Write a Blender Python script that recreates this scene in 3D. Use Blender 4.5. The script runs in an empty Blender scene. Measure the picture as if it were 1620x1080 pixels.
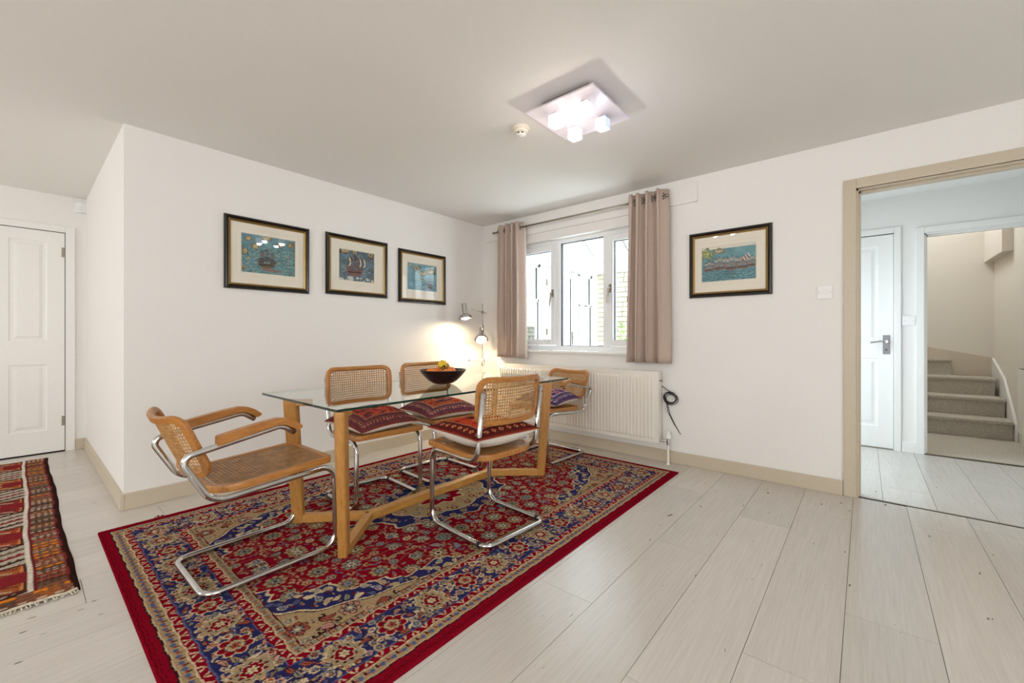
import bpy, bmesh, math, random
import numpy as np
from mathutils import Vector, Matrix
random.seed(7); rng = np.random.default_rng(11)
PI = math.pi
S = bpy.context.scene
COL = S.collection

# ------------------------------------------------------------------ camera, world, lights, exposure
CAMH = 1.075
cam_d = bpy.data.cameras.new('camera'); cam = bpy.data.objects.new('camera', cam_d); COL.objects.link(cam)
cam.location = (0, 0, CAMH); cam.rotation_euler = (PI/2, 0, math.radians(40.24))
cam_d.sensor_width = 36; cam_d.lens = 660/1620*36
cam_d.shift_y = -7.5/1620; cam_d.clip_start = .02
S.camera = cam
S.view_settings.view_transform = 'Standard'; S.view_settings.look = 'None'
S.view_settings.gamma = 1; S.view_settings.use_curve_mapping = False
S.view_settings.exposure = 0.22
S.cycles.use_denoising = True
S.cycles.max_bounces = 10; S.cycles.diffuse_bounces = 5; S.cycles.glossy_bounces = 5
S.cycles.transparent_max_bounces = 24; S.cycles.transmission_bounces = 8
S.cycles.sample_clamp_indirect = 4; S.cycles.caustics_reflective = False; S.cycles.caustics_refractive = False

W = bpy.data.worlds.new('world'); S.world = W; W.use_nodes = True
_b = W.node_tree.nodes['Background']; _b.inputs[0].default_value = (.84, .93, 1, 1); _b.inputs[1].default_value = 3.6

_sl = bpy.data.lights.new('sun', 'SUN'); _sl.energy = 34; _sl.color = (.95, .98, 1); _sl.angle = .01
_so = bpy.data.objects.new('sun', _sl); COL.objects.link(_so); _so.rotation_euler = (0, math.radians(-48), 0)
def area(name, loc, rot, sx, sy, power, color):
    l = bpy.data.lights.new(name, 'AREA'); l.shape = 'RECTANGLE'; l.size = sx; l.size_y = sy
    l.energy = power; l.color = color
    o = bpy.data.objects.new(name, l); COL.objects.link(o); o.location = loc; o.rotation_euler = rot
    return o
# daylight through the windows of the rest of the room (behind the camera) and the hall
area('window_light_front_left', (-4.2, -3.32, 1.5), (PI/2, 0, 0), 1.1, 1.2, 22, (1, .96, .92))
area('window_light_front_right', (.2, -3.32, 1.4), (PI/2, 0, 0), 1.8, 1.6, 35, (1, .94, .88))
area('window_light_right', (2.88, -.8, 1.4), (PI/2, 0, PI/2), 2.2, 1.5, 26, (1, .93, .85))
area('window_light_hall', (-1.0, 4.45, 1.0), (math.radians(66), 0, -PI/2), 1.2, 1.6, 30, (.74, .89, 1))
area('fill_light_stairs', (.3, 6.9, 3.4), (0, 0, 0), .8, .8, 25, (.94, .97, 1))  # added lamp brightening the stairwell, no window is modelled above it

def point(name, loc, power, color, r=.02):
    l = bpy.data.lights.new(name, 'POINT'); l.energy = power; l.color = color; l.shadow_soft_size = r
    o = bpy.data.objects.new(name, l); COL.objects.link(o); o.location = loc
    return o

# ------------------------------------------------------------------ materials
def lin(c):
    c = [x/255 for x in c]
    return tuple([x/12.92 if x <= .04045 else ((x+.055)/1.055)**2.4 for x in c]+[1])
def lina(a):
    a = np.asarray(a, float)/255
    return np.where(a <= .04045, a/12.92, ((a+.055)/1.055)**2.4)
def mat(name, rgb, rough=.6, metal=0, noise=None, var=.06, bump=0, emit=None, estr=0, coat=0, spec=.5, scl=(1, 1, 1)):
    m = bpy.data.materials.new(name); m.use_nodes = True; nt = m.node_tree; p = nt.nodes['Principled BSDF']
    c = lin(rgb); p.inputs['Base Color'].default_value = c
    p.inputs['Roughness'].default_value = rough; p.inputs['Metallic'].default_value = metal
    p.inputs['Coat Weight'].default_value = coat; p.inputs['Specular IOR Level'].default_value = spec
    if emit: p.inputs['Emission Color'].default_value = (*emit, 1); p.inputs['Emission Strength'].default_value = estr
    if noise:
        tc = nt.nodes.new('ShaderNodeTexCoord'); mp = nt.nodes.new('ShaderNodeMapping'); mp.inputs['Scale'].default_value = scl
        n = nt.nodes.new('ShaderNodeTexNoise'); n.inputs['Scale'].default_value = noise; n.inputs['Detail'].default_value = 5
        nt.links.new(tc.outputs['Object'], mp.inputs[0]); nt.links.new(mp.outputs[0], n.inputs['Vector'])
        r = nt.nodes.new('ShaderNodeValToRGB'); r.color_ramp.elements[0].position = .3; r.color_ramp.elements[1].position = .7
        r.color_ramp.elements[0].color = tuple([max(0, x*(1-var)) for x in c[:3]]+[1]); r.color_ramp.elements[1].color = tuple([min(1, x*(1+var)) for x in c[:3]]+[1])
        nt.links.new(n.outputs['Fac'], r.inputs[0]); nt.links.new(r.outputs[0], p.inputs['Base Color'])
        if bump:
            b = nt.nodes.new('ShaderNodeBump'); b.inputs['Strength'].default_value = bump; b.inputs['Distance'].default_value = .002
            nt.links.new(n.outputs['Fac'], b.inputs['Height']); nt.links.new(b.outputs[0], p.inputs['Normal'])
    return m
def glass(name, tint=(1, 1, 1), ior=1.45, gl=1.0):
    m = bpy.data.materials.new(name); m.use_nodes = True; nt = m.node_tree
    for n in list(nt.nodes): nt.nodes.remove(n)
    o = nt.nodes.new('ShaderNodeOutputMaterial'); mx = nt.nodes.new('ShaderNodeMixShader')
    t = nt.nodes.new('ShaderNodeBsdfTransparent'); t.inputs[0].default_value = (*tint, 1)
    g = nt.nodes.new('ShaderNodeBsdfGlossy'); g.inputs['Roughness'].default_value = .02; g.inputs[0].default_value = (gl, gl, gl, 1)
    f = nt.nodes.new('ShaderNodeFresnel'); f.inputs[0].default_value = ior
    ge = nt.nodes.new('ShaderNodeNewGeometry'); inv = nt.nodes.new('ShaderNodeMath'); inv.operation = 'SUBTRACT'; inv.inputs[0].default_value = 1
    mu = nt.nodes.new('ShaderNodeMath'); mu.operation = 'MULTIPLY'
    nt.links.new(ge.outputs['Backfacing'], inv.inputs[1]); nt.links.new(f.outputs[0], mu.inputs[0]); nt.links.new(inv.outputs[0], mu.inputs[1])
    nt.links.new(mu.outputs[0], mx.inputs[0]); nt.links.new(t.outputs[0], mx.inputs[1]); nt.links.new(g.outputs[0], mx.inputs[2]); nt.links.new(mx.outputs[0], o.inputs[0])
    return m
def vcmat(name, rough=.95, spec=.2, sheen=0):
    m = bpy.data.materials.new(name); m.use_nodes = True; nt = m.node_tree; p = nt.nodes['Principled BSDF']
    a = nt.nodes.new('ShaderNodeVertexColor'); a.layer_name = 'col'
    nt.links.new(a.outputs[0], p.inputs['Base Color']); p.inputs['Roughness'].default_value = rough; p.inputs['Specular IOR Level'].default_value = spec
    p.inputs['Sheen Weight'].default_value = sheen
    return m
def wood(name, rgb, dark, scale=(1, 1, 1), rough=.38):
    m = mat(name, rgb, rough); nt = m.node_tree; p = nt.nodes['Principled BSDF']
    tc = nt.nodes.new('ShaderNodeTexCoord'); mp = nt.nodes.new('ShaderNodeMapping'); mp.inputs['Scale'].default_value = scale
    n = nt.nodes.new('ShaderNodeTexNoise'); n.inputs['Scale'].default_value = 14; n.inputs['Detail'].default_value = 6; n.inputs['Distortion'].default_value = .6
    r = nt.nodes.new('ShaderNodeValToRGB'); r.color_ramp.elements[0].position = .32; r.color_ramp.elements[1].position = .68
    r.color_ramp.elements[0].color = lin(dark); r.color_ramp.elements[1].color = lin(rgb)
    nt.links.new(tc.outputs['Object'], mp.inputs[0]); nt.links.new(mp.outputs[0], n.inputs['Vector']); nt.links.new(n.outputs['Fac'], r.inputs[0]); nt.links.new(r.outputs[0], p.inputs['Base Color'])
    return m

M = {}
M['wall'] = mat('wall_paint', (238, 235, 231), .85, noise=60, var=.01, bump=.08, spec=.2)
M['ceil'] = mat('ceiling_paint', (238, 236, 232), .9, noise=50, var=.01, spec=.15)
M['stairwall'] = mat('stair_wall_paint', (226, 219, 207), .85, noise=60, var=.01, spec=.2)
M['trimc'] = mat('taupe_gloss_paint', (200, 187, 166), .4, noise=30, var=.02)
M['white'] = mat('white_satin_paint', (238, 236, 232), .35, noise=30, var=.01)
M['plastic'] = mat('white_plastic', (236, 235, 233), .3)
M['cream'] = mat('cream_plastic', (228, 218, 200), .4)
M['dark'] = mat('dark_gap', (40, 34, 28), .9)
M['chrome'] = mat('chrome', (205, 205, 205), .13, 1, noise=18, var=.12)
M['steel'] = mat('brushed_steel', (150, 142, 130), .3, 1)
M['black'] = mat('black_rubber', (18, 18, 18), .5)
M['oak'] = wood('honey_beech', (186, 128, 64), (162, 102, 44), (1, 6, 6), .34)
M['oaky'] = wood('honey_beech_lengthwise', (186, 128, 64), (162, 102, 44), (6, 1, 6), .34)
M['table'] = wood('waxed_oak', (190, 138, 72), (166, 112, 50), (8, 8, 1), .42)
M['tableh'] = wood('waxed_oak_rail', (200, 148, 78), (176, 122, 58), (8, 1, 8), .42)
M['cane'] = mat('woven_cane', (184, 138, 84), .55, noise=40, var=.25)
M['canes'] = mat('aged_seat_cane', (150, 108, 64), .5, noise=25, var=.35)
M['glass'] = glass('clear_glass', (.97, .985, .98))
M['pglass'] = glass('picture_glass', (.99, .99, .99), 1.4)
M['tglass'] = glass('table_glass', (.93, .965, .95), 1.5)
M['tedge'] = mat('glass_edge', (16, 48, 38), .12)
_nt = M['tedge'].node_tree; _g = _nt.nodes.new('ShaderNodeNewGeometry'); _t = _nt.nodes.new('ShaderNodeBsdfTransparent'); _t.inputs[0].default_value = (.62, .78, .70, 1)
_m = _nt.nodes.new('ShaderNodeMixShader'); _nt.links.new(_g.outputs['Backfacing'], _m.inputs[0]); _nt.links.new(_nt.nodes['Principled BSDF'].outputs[0], _m.inputs[1]); _nt.links.new(_t.outputs[0], _m.inputs[2]); _nt.links.new(_m.outputs[0], _nt.nodes['Material Output'].inputs[0])  # edges seen from inside coloured paler, standing in for internal reflections
M['rad'] = mat('radiator_enamel', (234, 229, 218), .35)
M['curtain'] = mat('taupe_chenille', (190, 171, 158), .95, noise=160, var=.1, bump=.3, spec=.1)
M['lining'] = mat('curtain_lining', (214, 206, 196), .9)
M['carpet'] = mat('beige_carpet', (184, 176, 162), 1, noise=130, var=.26, bump=.6, spec=.05)
M['upvc'] = mat('white_upvc', (240, 242, 243), .3)
M['gasket'] = mat('dark_gasket', (30, 34, 40), .6)
M['frame'] = mat('black_lacquer', (26, 20, 18), .25)
M['gold'] = mat('old_gold', (176, 146, 84), .35, .6, noise=200, var=.3)
M['mount'] = mat('cream_mount_board', (238, 230, 214), .9)
M['bowl'] = mat('dark_turned_wood', (42, 22, 22), .3, noise=12, var=.5, scl=(1, 1, 12))
M['orange'] = mat('orange_peel', (238, 134, 52), .45, noise=160, var=.12, bump=.4)
M['lemon'] = mat('yellow_peel', (228, 192, 40), .4, noise=60, var=.12, bump=.3)
M['calico'] = mat('off_white_calico', (222, 214, 204), .95, noise=90, var=.05, spec=.1)
M['piping'] = mat('rust_piping', (150, 70, 46), .9)
M['rope'] = mat('cream_fringe', (206, 196, 176), .95, noise=80, var=.2)
M['rugred'] = mat('red_wool', (110, 16, 26), .95)
M['bulb'] = mat('lit_bulb', (255, 250, 240), .5, emit=(1, .86, .66), estr=14)
M['cube'] = mat('lit_crystal', (255, 250, 250), .2, emit=(1, .93, .92), estr=2.2)
M['cubeb'] = mat('dim_crystal', (190, 200, 225), .08, emit=(.62, .72, 1), estr=.55)
M['led'] = mat('blue_led', (190, 200, 255), .5, emit=(.5, .62, 1), estr=6)
M['plate'] = mat('frosted_mirror_plate', (236, 230, 226), .3)
_nt = M['plate'].node_tree; _t = _nt.nodes.new('ShaderNodeBsdfTransparent'); _t.inputs[0].default_value = (.93, .90, 1, 1); _m = _nt.nodes.new('ShaderNodeMixShader'); _m.inputs[0].default_value = .55
_nt.links.new(_nt.nodes['Principled BSDF'].outputs[0], _m.inputs[1]); _nt.links.new(_t.outputs[0], _m.inputs[2]); _nt.links.new(_m.outputs[0], _nt.nodes['Material Output'].inputs[0])
M['leafm'] = mat('leaf_green', (104, 146, 60), .6, noise=20, var=.3)
M['pot'] = mat('terracotta_pot', (190, 120, 80), .8)
M['brick'] = mat('buff_stone_brick', (186, 178, 156), .9, noise=9, var=.2)
M['upvcc'] = mat('dimmed_upvc', (206, 210, 214), .35)  # white uPVC, colour darkened to offset the strong outdoor light
M['mortar'] = mat('pale_mortar', (160, 150, 132), .95)
M['slab'] = mat('pale_tile', (230, 234, 236), .6, noise=3, var=.06)
M['garden'] = mat('garden_stone', (96, 94, 88), .95, noise=5, var=.35)
M['grass'] = mat('pale_patio', (222, 218, 206), 1, noise=8, var=.1)
M['vc'] = vcmat('knotted_wool', 1, .0, 0)
M['vcp'] = vcmat('printed_paper', .8, .2)
M['vck'] = vcmat('kilim_weave', 1, .05)

def plankmat():
    m = mat('whitewashed_oak_board', (222, 216, 204), .24, spec=.75); nt = m.node_tree; p = nt.nodes['Principled BSDF']
    tc = nt.nodes.new('ShaderNodeTexCoord'); oi = nt.nodes.new('ShaderNodeObjectInfo')
    ad = nt.nodes.new('ShaderNodeVectorMath'); ad.operation = 'ADD'
    mu = nt.nodes.new('ShaderNodeVectorMath'); mu.operation = 'SCALE'; mu.inputs['Scale'].default_value = 40
    cx = nt.nodes.new('ShaderNodeCombineXYZ')
    for i in range(3): nt.links.new(oi.outputs['Random'], cx.inputs[i])
    nt.links.new(cx.outputs[0], mu.inputs[0]); nt.links.new(tc.outputs['Object'], ad.inputs[0]); nt.links.new(mu.outputs[0], ad.inputs[1])
    mp = nt.nodes.new('ShaderNodeMapping'); mp.inputs['Scale'].default_value = (34, 1.3, 1); nt.links.new(ad.outputs[0], mp.inputs[0])
    n = nt.nodes.new('ShaderNodeTexNoise'); n.inputs['Scale'].default_value = 3.2; n.inputs['Detail'].default_value = 8; n.inputs['Roughness'].default_value = .66
    nt.links.new(mp.outputs[0], n.inputs['Vector'])
    r = nt.nodes.new('ShaderNodeValToRGB'); e = r.color_ramp.elements
    e[0].position = .28; e[0].color = lin((195, 188, 179)); e[1].position = .62; e[1].color = lin((207, 201, 193))
    nt.links.new(n.outputs['Fac'], r.inputs[0])
    # small dark nicks
    mp2 = nt.nodes.new('ShaderNodeMapping'); mp2.inputs['Scale'].default_value = (30, 8, 1); nt.links.new(ad.outputs[0], mp2.inputs[0])
    n2 = nt.nodes.new('ShaderNodeTexNoise'); n2.inputs['Scale'].default_value = 1.3; n2.inputs['Detail'].default_value = 2; nt.links.new(mp2.outputs[0], n2.inputs['Vector'])
    r2 = nt.nodes.new('ShaderNodeValToRGB'); r2.color_ramp.elements[0].position = .735; r2.color_ramp.elements[0].color = (0, 0, 0, 1); r2.color_ramp.elements[1].position = .765
    nt.links.new(n2.outputs['Fac'], r2.inputs[0])
    mx = nt.nodes.new('ShaderNodeMixRGB'); mx.inputs[2].default_value = lin((112, 98, 80)); nt.links.new(r2.outputs[0], mx.inputs[0]); nt.links.new(r.outputs[0], mx.inputs[1])
    hs = nt.nodes.new('ShaderNodeHueSaturation'); mr = nt.nodes.new('ShaderNodeMapRange'); mr.inputs['To Min'].default_value = .93; mr.inputs['To Max'].default_value = 1.04
    nt.links.new(oi.outputs['Random'], mr.inputs['Value']); nt.links.new(mr.outputs[0], hs.inputs['Value']); nt.links.new(mx.outputs[0], hs.inputs['Color'])
    nt.links.new(hs.outputs[0], p.inputs['Base Color'])
    b = nt.nodes.new('ShaderNodeBump'); b.inputs['Strength'].default_value = .25; b.inputs['Distance'].default_value = .001
    nt.links.new(n.outputs['Fac'], b.inputs['Height']); nt.links.new(b.outputs[0], p.inputs['Normal'])
    return m
M['plank'] = plankmat()

# ------------------------------------------------------------------ helpers
def link(name, me, m, parent=None, smooth=False):
    if m is not None and not me.materials: me.materials.append(m)
    if smooth:
        me.polygons.foreach_set('use_smooth', [True]*len(me.polygons))
    o = bpy.data.objects.new(name, me); COL.objects.link(o)
    if parent is not None: o.parent = parent
    return o
def obj(name, bm, m, parent=None, smooth=False, sharp=None):
    me = bpy.data.meshes.new(name); bmesh.ops.recalc_face_normals(bm, faces=bm.faces)
    if sharp is not None:
        for e in bm.edges:
            if len(e.link_faces) == 2 and e.calc_face_angle(0) > sharp: e.smooth = False
        smooth = True
    bm.to_mesh(me); bm.free()
    return link(name, me, m, parent, smooth)
def raw(name, v, f, m, parent=None, smooth=False):
    me = bpy.data.meshes.new(name); me.from_pydata([tuple(map(float, p)) for p in v], [], f); me.update()
    return link(name, me, m, parent, smooth)
def thing(name, label, cat, loc=(0, 0, 0), rz=0, group=None):
    o = bpy.data.objects.new(name, None); COL.objects.link(o); o.location = loc; o.rotation_euler = (0, 0, rz)
    o.empty_display_size = .05; tag(o, label, cat, group); return o
def tag(o, label, cat, group=None):
    o['label'] = label; o['category'] = cat
    if group: o['group'] = group
    return o
def struct(o, label=None, cat=None):
    o['kind'] = 'structure'
    if label: o['label'] = label
    if cat: o['category'] = cat
    return o
def copy_tree(o, parent=None):
    c = o.copy(); COL.objects.link(c)
    if parent is not None: c.parent = parent
    for ch in list(o.children): copy_tree(ch, c)
    return c
def box(bm, x0, x1, y0, y1, z0, z1, bev=0, mtx=None):
    b = bmesh.new() if bev or mtx is not None else bm
    vs = [b.verts.new((x, y, z)) for x in (x0, x1) for y in (y0, y1) for z in (z0, z1)]
    for f in ((0, 1, 3, 2), (4, 6, 7, 5), (0, 4, 5, 1), (2, 3, 7, 6), (0, 2, 6, 4), (1, 5, 7, 3)):
        b.faces.new([vs[i] for i in f])
    if b is not bm:
        if bev: bmesh.ops.bevel(b, geom=list(b.edges), offset=bev, segments=2, profile=.7, affect='EDGES')
        if mtx is not None: bmesh.ops.transform(b, matrix=mtx, verts=b.verts)
        t = bpy.data.meshes.new('t'); b.to_mesh(t); b.free(); bm.from_mesh(t); bpy.data.meshes.remove(t)
    return bm
def bx(*a, **k): return box(bmesh.new(), *a, **k)
def fillet(pts, rad, n=7):
    pts = [Vector(p) for p in pts]; out = [pts[0]]
    for i in range(1, len(pts)-1):
        r = rad[i] if isinstance(rad, (list, tuple)) else rad
        a, b, c = pts[i-1], pts[i], pts[i+1]; u = (a-b).normalized(); w = (c-b).normalized()
        ang = u.angle(w)
        if r <= 0 or ang > PI-.02: out.append(b); continue
        d = min(r/math.tan(ang/2), (a-b).length*.49, (c-b).length*.49); r2 = d*math.tan(ang/2)
        p0 = b+u*d; p1 = b+w*d; cc = b+(u+w).normalized()*(r2/math.sin(ang/2))
        v0 = p0-cc; v1 = p1-cc; an = v0.angle(v1)
        for k in range(n+1):
            t = k/n; out.append(cc+(v0*math.sin((1-t)*an)+v1*math.sin(t*an))/math.sin(an))
    out.append(pts[-1]); return out
def sweep(bm, pts, prof, closed=False, up=None, caps=True):
    """sweep a closed 2-D profile along a polyline with parallel transport"""
    pts = [Vector(p) for p in pts]; n = len(pts); rings = []
    T = []
    for i in range(n):
        if closed: t = (pts[(i+1) % n]-pts[i-1])
        else: t = pts[min(i+1, n-1)]-pts[max(i-1, 0)]
        T.append(t.normalized())
    if up is None:
        u = Vector((0, 0, 1)) if abs(T[0].z) < .9 else Vector((1, 0, 0)); N = (u-T[0]*u.dot(T[0])).normalized()
    for i in range(n):
        if up is not None:
            N = Vector(up(i) if callable(up) else up); N = (N-T[i]*N.dot(T[i])).normalized()
        elif i:
            ax = T[i-1].cross(T[i])
            if ax.length > 1e-8: N = Matrix.Rotation(T[i-1].angle(T[i]), 3, ax)@N
            N = (N-T[i]*N.dot(T[i])).normalized()
        B = T[i].cross(N)
        rings.append([bm.verts.new(pts[i]+N*a+B*b) for a, b in prof])
    k = len(prof)
    for i in range(n if closed else n-1):
        A = rings[i]; Bn = rings[(i+1) % n]
        for j in range(k): bm.faces.new((A[j], A[(j+1) % k], Bn[(j+1) % k], Bn[j]))
    if not closed and caps: bm.faces.new(rings[0][::-1]); bm.faces.new(rings[-1])
    return bm
def circ(r, n=10): return [(r*math.cos(2*PI*i/n), r*math.sin(2*PI*i/n)) for i in range(n)]
def tube(bm, pts, r, seg=10, closed=False): return sweep(bm, pts, circ(r, seg), closed)
def lathe(bm, prof, n=24, mtx=None, cap=True):
    rings = []; new = []
    for r, z in prof:
        ring = [bm.verts.new((r*math.cos(2*PI*i/n), r*math.sin(2*PI*i/n), z)) for i in range(n)]; rings.append(ring); new += ring
    for a, b in zip(rings, rings[1:]):
        for i in range(n): bm.faces.new((a[i], a[(i+1) % n], b[(i+1) % n], b[i]))
    if cap:
        if prof[0][0] > 1e-5: bm.faces.new(rings[0][::-1])
        if prof[-1][0] > 1e-5: bm.faces.new(rings[-1])
    if mtx is not None: bmesh.ops.transform(bm, matrix=mtx, verts=new)
    return bm
def extrude_poly(bm, poly, axis, a0, a1):
    """poly: 2-D points; axis 0/1/2 is the extrusion axis"""
    def P(p, a):
        q = list(p); q.insert(axis, a); return q
    A = [bm.verts.new(P(p, a0)) for p in poly]; B = [bm.verts.new(P(p, a1)) for p in poly]; n = len(poly)
    bm.faces.new(A); bm.faces.new(B[::-1])
    for i in range(n): bm.faces.new((A[i], B[i], B[(i+1) % n], A[(i+1) % n]))
    return bm
def setcol(me, cols):
    a = me.color_attributes.new('col', 'FLOAT_COLOR', 'POINT'); n = cols.shape[0]
    c = np.ones((n, 4), np.float32); c[:, :3] = cols; a.data.foreach_set('color', c.ravel())
def grid(name, X, Y, Z, cols, m, parent=None, smooth=True):
    """X,Y,Z,(cols) arrays shaped (r,c)"""
    r, c = X.shape; v = np.stack([X, Y, Z], -1).reshape(-1, 3).astype(np.float32)
    i = np.arange(r*c).reshape(r, c); q = np.stack([i[:-1, :-1], i[:-1, 1:], i[1:, 1:], i[1:, :-1]], -1).reshape(-1, 4).astype(np.int32)
    me = bpy.data.meshes.new(name); me.vertices.add(len(v)); me.vertices.foreach_set('co', v.ravel())
    me.loops.add(q.size); me.loops.foreach_set('vertex_index', q.ravel()); me.polygons.add(len(q))
    me.polygons.foreach_set('loop_start', np.arange(0, q.size, 4, dtype=np.int32)); me.polygons.foreach_set('use_smooth', np.full(len(q), smooth))
    me.update(calc_edges=True)
    if cols is not None: setcol(me, cols.reshape(-1, 3))
    return link(name, me, m, parent)
def vnoise(h, w, n, seed=0):
    g = np.random.default_rng(seed).random((int(n)+3, int(n*w/h)+3))
    y = np.linspace(0, n, h); x = np.linspace(0, n*w/h, w); yi = y.astype(int); xi = x.astype(int)
    fy = (y-yi)[:, None]; fx = (x-xi)[None]; fy = fy*fy*(3-2*fy); fx = fx*fx*(3-2*fx)
    a = g[yi][:, xi]; b = g[yi][:, xi+1]; c = g[yi+1][:, xi]; d = g[yi+1][:, xi+1]
    return (a*(1-fx)+b*fx)*(1-fy)+(c*(1-fx)+d*fx)*fy
def fbm(h, w, n, seed=0, oc=4):
    return sum(vnoise(h, w, n*2**k, seed+k)/2**k for k in range(oc))/sum(1/2**k for k in range(oc))

# ------------------------------------------------------------------ room constants
XA = -3.515; YB = 3.615; YR = .42; XF = -5.76; H = 2.4; XR = 3.0; YF = -3.45; YH = 5.35; XT = 1.19

# ------------------------------------------------------------------ shell
fl = struct(obj('floor', bx(XF-.1, XR+.1, YF-.1, YH+.02, -.08, -.009), M['dark']), 'pale whitewashed wooden board floor of the dining room and hall', 'floor')
LEN = 1.55
phase = {-4: 1.49, -3: 2.187, -2: 1.245, -1: 1.592, 0: 2.077, 1: 3.29, -13: .569}
rp = random.Random(5)
def planks(x0, pitch, k0, k1, ya, yb, ph, par):
    for k in range(k0, k1):
        p0 = ph[k] if k in ph else rp.uniform(0, LEN)
        j = p0-LEN*math.ceil((p0-ya)/LEN); cuts = [ya]
        while j < yb:
            if j > ya+.03: cuts.append(j)
            j += LEN
        cuts.append(yb)
        xa = max(x0+pitch*k, XF); xb = min(x0+pitch*(k+1), XR)
        for a, b in zip(cuts, cuts[1:]):
            if xb-xa < .02 or b-a < .03: continue
            o = obj('plank', bx(-(xb-xa)/2+.0009, (xb-xa)/2-.0009, -(b-a)/2+.0009, (b-a)/2-.0009, -.01, 0), M['plank'], par)
            o.location = ((xa+xb)/2, (a+b)/2, 0)
planks(-.06, .26, -22, 12, YF, 3.64, phase, fl)
planks(.09, .253, -5, 12, 3.648, YH, {0: 4.015}, fl)

def wall(name, boxes, m=None, label=None):
    bm = bmesh.new()
    for b in boxes: box(bm, *b)
    return struct(obj(name, bm, m or M['wall']), label, 'wall' if label else None)
wall('wall_left', [(XA-.12, XA, YR, YB, 0, H)], label='cream wall with three framed ship prints')
wall('wall_left_return', [(XF, XA-.12, YR, YR+.12, 0, H)], label='short white return wall beside the far left door')
wall('wall_far_left', [(XF-.12, XF, YF, -.5, 0, H), (XF-.12, XF, .3, YR+.12, 0, H), (XF-.12, XF, -.5, .3, 2.055, H)], label='cream wall around the far left door')
wx0, wx1, wz0, wz1 = -3.06, -1.37, .905, 2.11
dx0, dx1, dz1 = -.045, .86, 2.06
wall('wall_back', [(XA-.12, wx0, YB, YB+.28, 0, H), (wx0, wx1, YB, YB+.28, 0, wz0), (wx0, wx1, YB, YB+.28, wz1, H), (wx1, -1.1, YB, YB+.28, 0, H),
     (-1.1, dx0, YB, YB+.12, 0, H), (dx0, dx1, YB, YB+.12, dz1, H), (dx1, XR, YB, YB+.12, 0, H)], label='cream wall with the curtained window and doorway')
# front wall and right wall (behind the camera) with window openings
def holewall(name, axis, c0, c1, a0, a1, holes, h=H, m=None):
    bl = []; cur = a0
    def add(p0, p1, z0, z1):
        bl.append((p0, p1, c0, c1, z0, z1) if axis == 'x' else (c0, c1, p0, p1, z0, z1))
    for (p, q, z0, z1) in holes:
        add(cur, p, 0, h)
        if z0 > 0: add(p, q, 0, z0)
        add(p, q, z1, h); cur = q
    add(cur, a1, 0, h)
    return wall(name, bl, m)
holewall('wall_front', 'x', YF-.12, YF, XF, XR, [(-4.75, -3.65, .9, 2.1), (-.7, 1.1, .6, 2.2)])
holewall('wall_right', 'y', XR, XR+.12, YF, YB, [(-1.9, .3, .65, 2.15)])
struct(obj('ceiling', bx(XF-.1, XR+.1, YF-.1, YB+.12, H, H+.1), M['ceil']), 'plain white ceiling', 'ceiling')
# hall
struct(obj('ceiling_hall', bx(-1.2, XR, YB+.12, YH+.12, H, H+.1), M['ceil']))
holewall('wall_hall_back', 'x', YH, YH+.12, -1.2, XR, [(-.56, .21, 0, 2.062), (.413, 1.33, 0, 2.02)])
holewall('wall_hall_left', 'y', -1.22, -1.1, YB+.12, YH, [(3.96, 5.1, 0, 1.98)])
wall('wall_hall_right', [(XR-.6, XR-.5, YB+.12, YH, 0, H)])
# stairwell
wall('wall_stairs_back', [(-.9, XT+.1, 7.6, 7.7, 0, 3.8)], M['stairwall'], 'cream wall at the back of the stairwell')
wall('wall_stairs_right', [(XT, XT+.1, YH+.12, 7.6, 0, 3.8)], M['stairwall'])
wall('wall_stairs_left', [(-1.0, -.9, YH+.12, 7.7, 0, 3.8)], M['stairwall'])
wall('wall_stairs_front', [(-.9, XT, YH+.001, YH+.12, 2.42, 3.8)], M['stairwall'])
struct(obj('ceiling_stairs', bx(-1, XT+.1, YH, 7.7, 3.8, 3.9), M['stairwall']))
wall('wall_stairs_boxing', [(1.109, XT, 6.74, 7.6, 1.98, 3.8)], M['stairwall'], 'boxed bulkhead at top right of stairwell')
struct(obj('floor_stairs', bx(-.9, XT, YH+.02, 7.6, -.08, .006), M['carpet']), 'beige carpet at the foot of the stairs', 'carpet')

# baseboards
def skirt(name, x0, x1, y0, y1, h=.1):
    bm = bmesh.new(); box(bm, x0, x1, y0, y1, 0, h, .004); return struct(obj(name, bm, M['trimc']))
skirt('baseboard_left', XA, XA+.018, YR, YB)
skirt('baseboard_left_return', XF+.0, XA+.018, YR-.018, YR)
skirt('baseboard_back', XA+.018, dx0-.07, YB-.018, YB)
skirt('baseboard_far_left', XF, XF+.018, .348, YR-.018)
skirt('baseboard_hall', .262, .358, YH-.016, YH).data.materials[0] = M['white']
skirt('baseboard_far_left_rear', XF, XF+.018, YF, -.56)
skirt('baseboard_stairs', -.9, 1.1, 7.585, 7.6, .02)

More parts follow.
